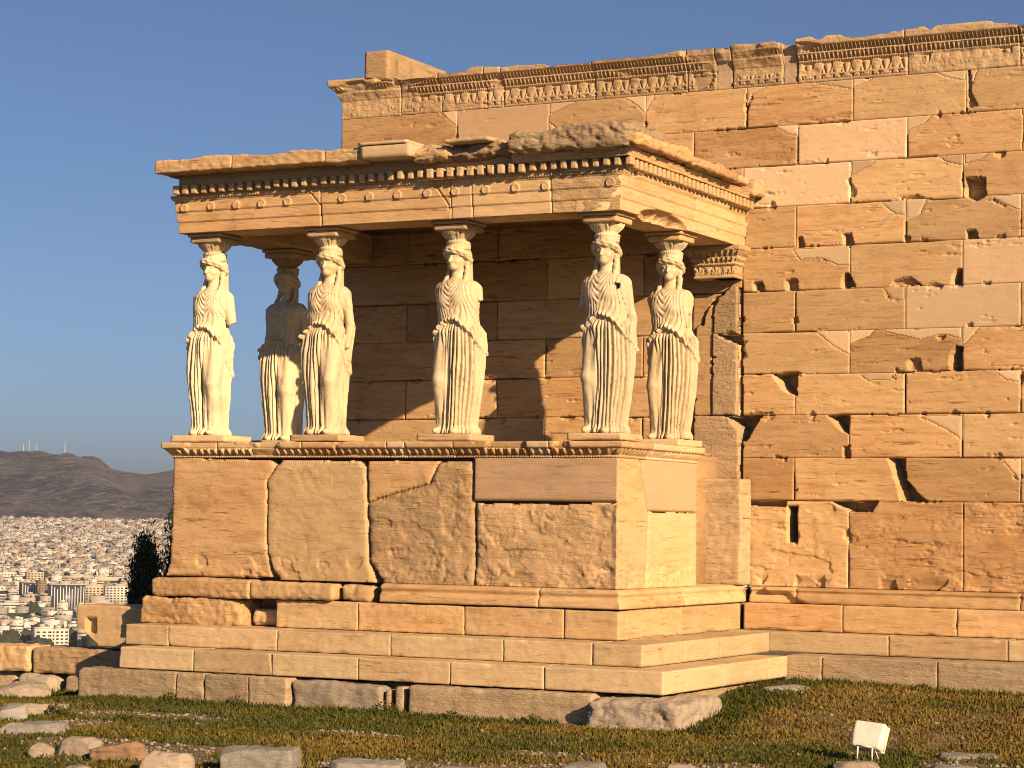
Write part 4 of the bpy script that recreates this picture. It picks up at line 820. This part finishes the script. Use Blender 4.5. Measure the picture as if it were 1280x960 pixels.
def free_ground(x, y): return ~((x < 6.5) & (x > -.45) & (y > -4.58)) & ~((x > 6.2) & (y > -1.02)) & ~((x < -.3) & (y > -3.4)) & ~((x > 5.45) & (x < 6.7) & (y > -4.8) & (y < -3.55))
NB = 640000
bx = rng.uniform(-3.5, 13.5, NB); by = rng.uniform(-13, -.9, NB)
near = np.minimum(np.abs(by + 4.6) + 10 * (bx > 5.6), np.minimum(np.abs(by + 1.02) + 10 * (bx < 6.3), np.hypot(np.clip(bx - 6.9, 0, 9), 0) + 10 * (by < -4.8)))
tuft = sst(near, .55, .05)
dens = (.62 + .55 * fbm(bx * 2.2, by * 2.2, 0, 821, 3) + .5 * tuft) * (1 - .95 * sst(bare(bx, by), .25, .6))
ok = free_ground(bx, by) & (rng.random(NB) < dens); bx, by, tuft = bx[ok], by[ok], tuft[ok]; n = len(bx)
green = np.clip(.26 + .9 * fbm(bx * .8, by * .8, 3, 831, 3) + .8 * tuft + .35 * sst(-bx, -6.5, -3) - .25 * sst(bx, 6.8, 8.2) * sst(by, -5.6, -3.6) + rng.normal(0, .26, n), 0, 1)
hgt = (.012 + .038 * rng.random(n) ** 2) * (1 + .5 * tuft + .5 * np.clip(fbm(bx * 3, by * 3, 7, 833, 2), 0, 1)); wd = .005 + .008 * rng.random(n)
an = rng.uniform(0, 2 * math.pi, n); le = rng.uniform(0, .9, n) * hgt; la = rng.uniform(0, 2 * math.pi, n); bz_ = gz(bx, by) - .004
p0 = np.stack([bx - np.cos(an) * wd * .5, by - np.sin(an) * wd * .5, bz_], 1); p1 = np.stack([bx + np.cos(an) * wd * .5, by + np.sin(an) * wd * .5, bz_], 1)
m0 = np.stack([bx + np.cos(la) * le * .45, by + np.sin(la) * le * .45, bz_ + hgt * .6], 1); s_ = np.stack([np.cos(an), np.sin(an), 0 * an], 1) * wd[:, None] * .75
p2 = np.stack([bx + np.cos(la) * le, by + np.sin(la) * le, bz_ + hgt], 1)
V = np.stack([p0, p1, m0 + s_, p2, m0 - s_], 1).reshape(-1, 3); k = np.arange(n) * 5
me_q = np.stack([k, k + 1, k + 2, k + 4], 1); me_t = np.stack([k + 4, k + 2, k + 3], 1)
def leaf_mat(name, c, tr=.25):
    m, nt, b = new_mat(name); b.inputs['Base Color'].default_value = (*c, 1); b.inputs['Roughness'].default_value = .7; b.inputs['Specular IOR Level'].default_value = .2
    geo = N(nt, 'ShaderNodeNewGeometry'); f = noise(nt, geo.outputs['Position'], 9, 3, .6); cc = mix(nt, ramp(nt, f, .3, .7), tuple(v * .7 for v in c), tuple(v * 1.25 for v in c)); nt.links.new(cc, b.inputs['Base Color'])
    return m
MG = [leaf_mat('green_blades', (.050, .058, .008)), leaf_mat('olive_blades', (.098, .082, .010)), leaf_mat('dry_blades', (.16, .105, .022))]
go = mesh('grass', V, me_q, MG[0], None, False, me_t)
for m in MG[1:]: go.data.materials.append(m)
mi = np.where(green > .55, 0, np.where(green > .22, 1, 2)).astype(np.int32); go.data.polygons.foreach_set('material_index', np.concatenate([mi, mi]))
tag(go, 'short green and dry brown grass in front of the steps', 'grass', kind='stuff')
# gravel
NP = 26000; px_ = rng.uniform(-2, 11, NP); py_ = rng.uniform(-12, -1.2, NP); ok = free_ground(px_, py_) & (rng.random(NP) < .06 + .9 * sst(bare(px_, py_), .1, .45)); px_, py_ = px_[ok], py_[ok]; n = len(px_)
oc = np.array([(1, 0, 0), (-1, 0, 0), (0, 1, 0), (0, -1, 0), (0, 0, 1), (0, 0, -1)], float); tri = np.array([(0, 2, 4), (2, 1, 4), (1, 3, 4), (3, 0, 4), (2, 0, 5), (1, 2, 5), (3, 1, 5), (0, 3, 5)])
sz = (.008 + .022 * rng.random(n) ** 3)[:, None, None]; V = oc[None] * sz * rng.uniform(.6, 1.3, (n, 6, 1)) * np.array([1.2, 1, .7]); a_ = rng.uniform(0, 6.28, n)
V = np.stack([V[..., 0] * np.cos(a_)[:, None] - V[..., 1] * np.sin(a_)[:, None], V[..., 0] * np.sin(a_)[:, None] + V[..., 1] * np.cos(a_)[:, None], V[..., 2]], -1)
V += np.stack([px_, py_, gz(px_, py_) + .004], 1)[:, None]
T = (tri[None] + (np.arange(n) * 6)[:, None, None]).reshape(-1, 3)
tag(mesh('gravel', V.reshape(-1, 3), np.zeros((0, 4)), M_rock, None, False, T), 'pale gravel and marble chips between the grass', 'gravel', kind='stuff')

# leafy weeds against the foot of the steps
def weed(x, y, s, seed, label):
    r = np.random.default_rng(seed); root = empty('weed', (x, y, float(gz(np.array(x), np.array(y)))), label=label, cat='plant', group='weeds along the foot of the steps')
    n = int(170 * s / .15); V = []; Q = []
    for i in range(n):
        a = r.uniform(0, 6.28); rr = s * r.random() ** .6; hh = s * (1 - .5 * rr / s) * r.uniform(.1, 1); c = np.array([rr * math.cos(a), rr * math.sin(a) * .6, hh]); t = r.normal(size=3); t /= np.linalg.norm(t); u = np.cross(t, r.normal(size=3)); u /= np.linalg.norm(u)
        l = r.uniform(.012, .024); V += [c - t * l, c + u * l * .45, c + t * l, c - u * l * .45]; Q.append([4 * i, 4 * i + 1, 4 * i + 2, 4 * i + 3])
    mesh('foliage', V, Q, MG[0], root)
    st = MB()
    for i in range(5):
        a = r.uniform(0, 6.28); st.tube([(0, 0, -.01), (s * .3 * math.cos(a), s * .2 * math.sin(a), s * .4), (s * .6 * math.cos(a), s * .35 * math.sin(a), s * .75)], [.004, .003, .002], 6)
    st.build('stem', MG[1], root)
for i, (x, y, s, lb) in enumerate([(.9, -4.66, .12, 'weed at the foot of the foundation course under the left end of the steps'), (1.75, -4.68, .13, 'weed hugging the foundation course below the outer left statue'), (3.5, -4.62, .15, 'weed growing out of the dark gap between foundation stones'), (4.3, -4.68, .11, 'weed below the lowest step, in front of the long smooth foundation block'),
                                   (5.2, -4.7, .12, 'weed left of the big corner foundation rock'), (7.0, -3.9, .12, 'weed beside the right end of the corner foundation rock'), (6.75, -1.5, .12, 'weed in the inner corner where steps meet the wide wall'), (1.0, -6.7, .15, 'leafy tuft between the brownish slanting rock and the grey rock'), (2.0, -6.9, .12, 'leafy tuft on the gravel above the flat grey slab'), (8.0, -1.15, .1, 'weed along the lowest step of the wide wall')]): weed(x, y, s, 950 + i, lb)

# ------------------------------------------------------------------ floodlight
fl = empty('floodlight', (9.0, -5.95, float(gz(np.array(9.0), np.array(-5.95)))), label='white box floodlight on a bracket in the grass, turned to the temple', cat='floodlight'); fl.rotation_euler = (0, R(4), R(-3))
M_white = plain('white_enamel', (.78, .74, .66), .35, (.66, .61, .52), 9); M_glass = plain('lamp_glass', (.05, .055, .06), .08); M_steel = plain('grey_steel', (.32, .31, .29), .4, metal=.6)
V, Q = stone_vq(-.14, .14, -.06, .06, -.115, .115, res=.02, r=.022, chip=0, rough=0); V[:, 0] *= 1 - .10 * (V[:, 2] < 0) * np.clip(-V[:, 2] / .1, 0, 1)
tl = R(-24); zz0 = .20; V = np.stack([V[:, 0], V[:, 1] * math.cos(tl) - V[:, 2] * math.sin(tl), V[:, 1] * math.sin(tl) + V[:, 2] * math.cos(tl) + zz0], 1); mesh('housing', V, Q, M_white, fl, True)
hs_ = MB(); hs_.box(-.138, .138, .05, .066, -.113, -.100); hs_.box(-.138, .138, .05, .066, .100, .113)
for s in (-1, 1): hs_.box(s * .131 - .007, s * .131 + .007, .05, .066, -.100, .100)
Vh = np.concatenate(hs_.V); Vh = np.stack([Vh[:, 0], Vh[:, 1] * math.cos(tl) - Vh[:, 2] * math.sin(tl), Vh[:, 1] * math.sin(tl) + Vh[:, 2] * math.cos(tl) + zz0], 1); ff_ = mesh('front_frame', Vh, np.concatenate(hs_.Q), M_white, fl)
gl = MB(); gl.box(-.12, .12, .058, .0625, -.08, .08); Vg = np.concatenate(gl.V); Vg = np.stack([Vg[:, 0], Vg[:, 1] * math.cos(tl) - Vg[:, 2] * math.sin(tl), Vg[:, 1] * math.sin(tl) + Vg[:, 2] * math.cos(tl) + zz0], 1); mesh('lens', Vg, np.concatenate(gl.Q), M_glass, ff_)
br_ = MB()
for s in (-1, 1): br_.box(s * .065 - .007, s * .065 + .007, -.095, -.08, .0, .13)
br_.box(-.072, .072, -.095, -.08, .118, .13); br_.box(-.072, .072, -.095, -.03, -.012, .0); br_.build('bracket', M_white, fl)
po = MB(); po.tube([(0, -.05, -.08), (0, -.05, .0)], .014, 10); po.build('post', M_steel, fl)
wi = MB(); wi.tube([(.09, -.08, .10), (.12, -.08, .04), (.08, -.07, .0), (.02, -.05, -.03)], .004, 6); wi.build('cable', M_white, fl)

# ------------------------------------------------------------------ city plain and hills
def zplain(r): return np.where(r < 2400, -125., -125 + .02512 * (r - 2400))
az_deg = np.concatenate([np.arange(-180, -60, 4.), np.arange(-60, -48, 1.), np.arange(-48, -30, .12), np.arange(-30, 20, 1.), np.arange(20, 180.1, 4.)])
rr = np.concatenate([[60, 120, 300, 700, 1200], np.arange(1600, 6700, 150)]); A_, R_ = np.meshgrid(np.radians(az_deg), rr, indexing='ij')
def pol(a, r): return CAM[0] + r * np.sin(a), CAM[1] + r * np.cos(a)
PX, PY = pol(A_, R_); n0, n1 = PX.shape; I = np.arange(n0 * n1).reshape(n0, n1); Qp = np.stack([I[:-1, :-1], I[:-1, 1:], I[1:, 1:], I[1:, :-1]], -1).reshape(-1, 4)
PZ_ = np.where(R_ < 200, -128, zplain(R_) - 2)
M_city = plain('city_floor', (.035, .035, .03), .9, (.09, .085, .07), .01)
tag(mesh('city_plain', np.stack([PX, PY, PZ_], -1), Qp, M_city, None, True), 'built-up plain far below the hilltop', kind='structure')
hr = np.concatenate([np.arange(6550, 10500, 110), np.arange(10500, 13001, 500)]); A_, R_ = np.meshgrid(np.radians(az_deg), hr, indexing='ij'); AD = np.degrees(A_)
skp = np.interp(AD, [-60, -50, -44, -41.2, -40.0, -39.54, -39.0, -38.4, -37.9, -37.26, -36.51, -35.85, -35.0, -33, -30, -24, -14, 20], [.006, .015, .022, .0255, .0265, .0275, .0278, .0272, .0245, .0215, .0195, .0210, .023, .026, .022, .012, .016, .010])
crest = 8900 + 500 * np.sin(AD * .9); rise = sst(R_, 6550, crest) ** .9; t0 = zplain(np.array(6550.))
zh = t0 - 4 + (skp * crest - t0) * (rise * (1 - .45 * sst(R_, crest, 13000)))
und = fbm(R_ * .0011, AD * .9, 0, 841, 5) * rise * (1 - sst(np.abs(R_ - crest), 600, 0) * .85)
zh += 70 * und
xh, yh = pol(A_, R_); n0, n1 = xh.shape; I = np.arange(n0 * n1).reshape(n0, n1); Qp = np.stack([I[:-1, :-1], I[:-1, 1:], I[1:, 1:], I[1:, :-1]], -1).reshape(-1, 4)
M_hill, nt, b = new_mat('scrub_hillside'); geo = N(nt, 'ShaderNodeNewGeometry'); P_ = geo.outputs['Position']
f1 = noise(nt, P_, .0016, 10, .75); f2 = noise(nt, P_, .02, 9, .9); f3 = noise(nt, P_, .0011, 3, .5, (1, 1, 4))
c = mix(nt, ramp(nt, f1, .44, .56), (.022, .023, .021), (.125, .11, .095)); c = mix(nt, ramp(nt, f2, .50, .58), c, (.24, .215, .185))
sepz = N(nt, 'ShaderNodeSeparateXYZ'); nt.links.new(P_, sepz.inputs[0]); lowm = ramp(nt, sepz.outputs[2], 60, 0)
mm = N(nt, 'ShaderNodeMath', operation='MULTIPLY'); nt.links.new(lowm, mm.inputs[0]); nt.links.new(ramp(nt, f3, .60, .66), mm.inputs[1])
c = mix(nt, mm.outputs[0], c, (.22, .17, .09)); nt.links.new(c, b.inputs['Base Color']); b.inputs['Roughness'].default_value = 1; b.inputs['Specular IOR Level'].default_value = 0
bp = N(nt, 'ShaderNodeBump'); bp.inputs['Strength'].default_value = .6; bp.inputs['Distance'].default_value = 60; nt.links.new(f1, bp.inputs['Height']); nt.links.new(bp.outputs[0], b.inputs['Normal'])
tag(mesh('hills', np.stack([xh, yh, zh], -1), Qp, M_hill, None, True), 'bare grey hills behind the city', kind='structure')

# ------------------------------------------------------------------ the city
def striped(name, wall_c, win_c, fl=3.2):
    m, nt, b = new_mat(name); geo = N(nt, 'ShaderNodeNewGeometry'); sp = N(nt, 'ShaderNodeSeparateXYZ'); nt.links.new(geo.outputs['Position'], sp.inputs[0])
    sn = N(nt, 'ShaderNodeSeparateXYZ'); nt.links.new(geo.outputs['Normal'], sn.inputs[0])
    w = N(nt, 'ShaderNodeMath', operation='FRACT'); d = N(nt, 'ShaderNodeMath', operation='DIVIDE'); d.inputs[1].default_value = fl; nt.links.new(sp.outputs[2], d.inputs[0]); nt.links.new(d.outputs[0], w.inputs[0])
    g = N(nt, 'ShaderNodeMath', operation='GREATER_THAN'); g.inputs[1].default_value = .52; nt.links.new(w.outputs[0], g.inputs[0])
    nz_ = noise(nt, geo.outputs['Position'], .35, 2, .5); g2 = N(nt, 'ShaderNodeMath', operation='GREATER_THAN'); g2.inputs[1].default_value = .42; nt.links.new(nz_, g2.inputs[0])
    up = N(nt, 'ShaderNodeMath', operation='LESS_THAN'); up.inputs[1].default_value = .5; nt.links.new(sn.outputs[2], up.inputs[0])
    a = N(nt, 'ShaderNodeMath', operation='MULTIPLY'); nt.links.new(g.outputs[0], a.inputs[0]); nt.links.new(g2.outputs[0], a.inputs[1])
    a2 = N(nt, 'ShaderNodeMath', operation='MULTIPLY'); nt.links.new(a.outputs[0], a2.inputs[0]); nt.links.new(up.outputs[0], a2.inputs[1])
    nt.links.new(mix(nt, a2.outputs[0], wall_c, win_c), b.inputs['Base Color']); b.inputs['Roughness'].default_value = .8; return m
CM = [striped('cream_render', (.44, .40, .345), (.09, .08, .07)), striped('white_render', (.58, .55, .50), (.10, .10, .10)), striped('pink_render', (.40, .35, .30), (.08, .07, .06)), striped('grey_render', (.27, .26, .25), (.06, .06, .06)), plain('tile_roof', (.34, .23, .17), .8), plain('tree_mass', (.035, .045, .02), .9)]
def house_mesh(mb, x, y, z, w, d, h_, rot, r):
    mb.box(x - w / 2, x + w / 2, y - d / 2, y + d / 2, z - 6, z + h_, rot)
    mb.box(x - w * .22, x + w * .16, y - d * .2, y + d * .25, z + h_, z + h_ + 2.6, rot)
rc = np.random.default_rng(99); cells = []
for r0 in np.arange(2260, 6560, 24):
    na = int(math.radians(11.5) * r0 / 25)
    for k in range(na):
        a = R(-43.5) + (k + rc.uniform(.1, .9)) / na * R(11.5); r1 = r0 + rc.uniform(-7, 7)
        x, y = pol(a, r1)
        if vn(x * .004, y * .004, 0, 5) > .62: continue
        cells.append((r1, a, x, y))
for r0 in np.arange(2300, 6560, 38):
    na = int(math.radians(40) * r0 / 40)
    for k in range(na):
        a = R(-54) + (k + rc.uniform(.1, .9)) / na * R(40); r1 = r0 + rc.uniform(-12, 12)
        if R(-43.5) < a < R(-32): continue
        x, y = pol(a, r1); cells.append((r1, a, x, y))
cells.sort()
# big recognisable buildings: azimuth, distance, width, height
OFF = [(-39.726, 3445, 27.8, 14.5, 'pale', 'white five storey block at the left edge of the city above the glass block'), (-39.043, 3412, 23.9, 16.7, 'cream', 'yellowish cream block of flats above the dark glass buildings'), (-38.027, 3363, 50.7, 14.1, 'cream', 'long beige building, left one of the two long bars'), (-37.414, 3352, 54.0, 12.9, 'cream', 'long beige building, right one of the two long bars'),
       (-38.26, 2807, 42.3, 32.5, 'dark', 'dark glass office block with tall white fins'), (-37.618, 3040, 24.5, 19.2, 'cream', 'cream block with balconies between the finned glass block and the white gridded block'), (-36.945, 2997, 42.0, 20.0, 'pale', 'white office block with a grid of windows left of the dark tree'), (-39.908, 2911, 18.3, 13.3, 'grey', 'grey-green building cut by the left edge of the picture'),
       (-39.611, 2734, 35.5, 13.4, 'pale', 'low white building with long horizontal window bands at the left'), (-39.188, 3073, 20.5, 20.5, 'dark', 'grey glass block left of the brown tower'), (-38.869, 3042, 10.7, 23.5, 'brown', 'narrow brown tower block'), (-37.365, 2817, 74.0, 9.5, 'cream', 'long low cream building with a pale roof just above the squared block'),
       (-38.579, 2522, 33.6, 12.8, 'dark', 'low glass building with a white roof edge'), (-38.802, 2214, 16.3, 18.6, 'pale', 'white house just above the low wall, left of its twin'), (-38.424, 2218, 17.1, 17.1, 'pale', 'white house just above the low wall, touching the squared block'), (-39.812, 2488, 19.2, 12.8, 'grey', 'grey flat-roofed building at the lower left edge of the city')]
OM = {'pale': plain('pale_wall', (.62, .58, .52), .8), 'cream': plain('cream_wall', (.52, .43, .29), .8), 'dark': plain('dark_cladding', (.045, .05, .06), .4), 'grey': plain('grey_wall', (.36, .36, .33), .8), 'brown': plain('brown_wall', (.26, .19, .12), .8)}
M_win = plain('window_glass', (.05, .06, .07), .15); M_fin = plain('white_fin', (.6, .6, .6), .6)
def clash(a, r1):
    for (ad, rd, w, h_, *_) in OFF:
        if abs(a - R(ad)) * rd < w / 2 + 13 and -16 < r1 - rd < 34: return True
        if abs(a - R(ad)) * rd < w / 2 + 4 and -170 < r1 - rd <= -16 and rd > 2600: return True
    return False
cells = [c for c in cells if not clash(c[1], c[0])]
protos = []
for q in range(12):
    mb = MB(); w, d_, h_ = rc.uniform(10, 18), rc.uniform(10, 16), rc.uniform(12, 24); house_mesh(mb, 0, 0, 0, w, d_, h_, 0, rc)
    me = mesh('city_house', np.concatenate(mb.V), np.concatenate(mb.Q), CM[q % 4 if q % 5 else 1]); protos.append(me.data); bpy.data.objects.remove(me)
inview = [c for c in cells if R(-40.3) < c[1] < R(-36.0)]; chosen = set(id(c) for c in inview[:285])
for c in inview[:285]:
    o = bpy.data.objects.new('city_house', protos[int(rc.integers(12))]); col.objects.link(o); o.location = (c[2], c[3], float(zplain(np.array(c[0]))))
    o.rotation_euler = (0, 0, R(30) + rc.uniform(-.25, .25)); o.scale = (1, 1, rc.uniform(.8, 1.15))
    tag(o, 'pale flat-roofed city house far below among hundreds alike', 'house', 'houses of the city below')
rest = MB(); mats = []
for c in cells:
    if id(c) in chosen: continue
    n_before = rest.n
    house_mesh(rest, c[2], c[3], float(zplain(np.array(c[0]))), rc.uniform(12, 20), rc.uniform(12, 18), rc.uniform(9, 19), R(30) + rc.uniform(-.5, .5), rc)
    mats += [int(rc.choice([0, 0, 0, 1, 1, 2, 3, 3, 0, 1, 4, 3], p=None))] * 12
ro = rest.build('city_houses', CM[0]); 
for m in CM[1:5]: ro.data.materials.append(m)
ro.data.polygons.foreach_set('material_index', np.array(mats, np.int32)); tag(ro, 'sea of small pale flat-roofed houses reaching to the hills', 'houses', kind='stuff')
for (ad, rd, w, h_, kind, lb) in OFF:
    a = R(ad); x, y = pol(a, rd); z = float(zplain(np.array(float(rd)))); root = empty('city_building', (x, y, z), label=lb, cat='building'); root.rotation_euler = (0, 0, -a + R(12))
    dp = 16; mb = MB(); mb.box(-w / 2, w / 2, 0, dp, -5, h_); mb.build('wall', OM[kind], root)
    rb = MB(); rb.box(-w / 2 - .4, w / 2 + .4, -.4, dp + .4, h_, h_ + 1.0); rf_ = rb.build('roof', OM['pale'] if kind != 'brown' else OM['brown'], root)
    pb = MB(); pb.box(-w * .2, w * .1, 4, 11, h_ + 1, h_ + 4); pb.build('roof_hut', OM['grey'], rf_)
    nf = max(2, int(h_ / 3.3))
    if kind == 'dark':
        for i in range(max(4, int(w / 3.4))):
            fx = -w / 2 + (i + .5) * w / max(4, int(w / 3.4)); f_ = MB(); f_.box(fx - .55, fx + .55, -.5, .2, 0, h_ - 1.2 - (i * 7 % 5)); f_.build('fin', M_fin, root)
        f_ = MB(); f_.box(w / 2, w / 2 + .3, 1, dp - 1, 1, h_ - 2); f_.build('side_glazing', M_win, root)
    elif 'bands' in lb or 'long' in lb or kind == 'grey':
        for i in range(nf): f_ = MB(); f_.box(-w / 2 + 1, w / 2 - 1, -.25, .1, i * 3.3 + 1.2, i * 3.3 + 2.7); f_.build('window_band', M_win, root)
    else:
        nc = max(3, int(w / 4.2))
        for i in range(nf):
            for j in range(min(nc, 9)):
                cxw = -w / 2 + (j + .5) * w / min(nc, 9); f_ = MB(); f_.box(cxw - w / min(nc, 9) * .28, cxw + w / min(nc, 9) * .28, -.25, .1, i * 3.3 + 1.0, i * 3.3 + 2.6); f_.build('window', M_win, root)
tm = MB(); 
for i in range(1300):
    r1 = rc.uniform(2150, 3500) if i < 700 else rc.uniform(3500, 6300); a = R(rc.uniform(-42, -35)); x, y = pol(a, r1)
    if clash(a, r1): continue
    z = float(zplain(np.array(r1))); s = rc.uniform(4, 9); V, Q = box_grid((-1, -1, -1), (1, 1, 1), .5); V = V / np.linalg.norm(V, axis=1, keepdims=True) * (1 + .3 * rc.normal(size=(len(V), 1)).clip(-1, 1)); tm.add(V * (s * 1.3, s * 1.3, s) + (x, y, z + s * .9), Q)
tag(tm.build('city_trees', CM[5]), 'dark clumps of trees between the city buildings', 'trees', kind='stuff')
# masts on the hill
def ridge_z(ad):
    i = np.argmin(abs(az_deg - ad)); j = np.argmax(zh[i] / hr); return hr[j], zh[i, j]
for ad, hm, lb in ((-39.28, 46, 'tallest white radio mast on the hilltop'), (-39.10, 34, 'radio mast right of the tallest one on the hilltop'), (-39.42, 30, 'radio mast left of the tallest one on the hilltop'), (-38.42, 42, 'lone radio mast farther right on the ridge')):
    r1, z1 = ridge_z(ad); x, y = pol(R(ad), r1); t = MB(); t.tube([(0, 0, -8), (0, 0, hm)], [2.6, .7], 6); o = t.build('radio_mast', OM['pale']); o.location = (x, y, z1); tag(o, lb, 'mast', 'radio masts on the hill')

# ------------------------------------------------------------------ the dark tree behind the podium
def conifer(x, y, z, H, rad, seed, label):
    r = np.random.default_rng(seed); root = empty('conifer_tree', (x, y, z), label=label, cat='tree')
    t = MB(); t.tube([(0, 0, 0), (.05, .02, H * .4), (0, 0, H * .95)], [.14, .09, .02], 8)
    for i in range(26):
        zz = H * (.15 + .8 * i / 26); a = i * 2.4; L = rad * (1.05 - zz / H) * 1.0; t.tube([(0, 0, zz), (L * .6 * math.cos(a), L * .6 * math.sin(a), zz + L * .25), (L * math.cos(a), L * math.sin(a), zz + L * .6)], [.035, .02, .008], 6)
    t.build('trunk', plain('conifer_bark', (.09, .06, .04), .9), root)
    n = 30000; cl = 260; ca = r.uniform(0, 6.28, cl); cz2 = H * (.10 + .9 * r.random(cl)); cr_ = rad * (1.08 - .85 * (cz2 / H)) * r.random(cl) ** .5 * 1.05
    k = r.integers(0, cl, n); cen = np.stack([cr_ * np.cos(ca), cr_ * np.sin(ca), cz2], 1)[k] + r.normal(size=(n, 3)) * (.065, .065, .14)
    t_ = r.normal(size=(n, 3)) * (.5, .5, 1) + (0, 0, .9); t_ /= np.linalg.norm(t_, axis=1, keepdims=True); u = np.cross(t_, r.normal(size=(n, 3))); u /= np.linalg.norm(u, axis=1, keepdims=True)
    l = r.uniform(.03, .065, (n, 1)); V = np.stack([cen - t_ * l, cen + u * l * .22, cen + t_ * l, cen - u * l * .26], 1).reshape(-1, 3)
    mesh('crown', V, np.arange(n * 4).reshape(-1, 4), leaf_mat('conifer_needles', (.045, .055, .022)), root)
conifer(-8.0, 8, -5.6, 5.35, .85, 5, 'dark feathery conifer partly hidden behind the left side of the podium')
conifer(-8.22, 7.2, -5.6, 4.75, .60, 8, 'shorter dark shrub-like conifer left of the taller one behind the podium')

# ------------------------------------------------------------------ haze
hz = MB(); hz.box(CAM[0] - 13600, CAM[0] + 13600, CAM[1] - 13600, CAM[1] + 13600, -140, 345)
M_haze = bpy.data.materials.new('haze_air'); M_haze.use_nodes = True; nt = M_haze.node_tree; nt.nodes.clear()
pv = nt.nodes.new('ShaderNodeVolumePrincipled'); pv.inputs['Color'].default_value = (.62, .67, .78, 1); pv.inputs['Density'].default_value = 7.5e-5; pv.inputs['Anisotropy'].default_value = 0.3
om = nt.nodes.new('ShaderNodeOutputMaterial'); nt.links.new(pv.outputs[0], om.inputs['Volume'])
tag(hz.build('haze', M_haze), 'thin morning haze over the city', 'haze', kind='stuff')
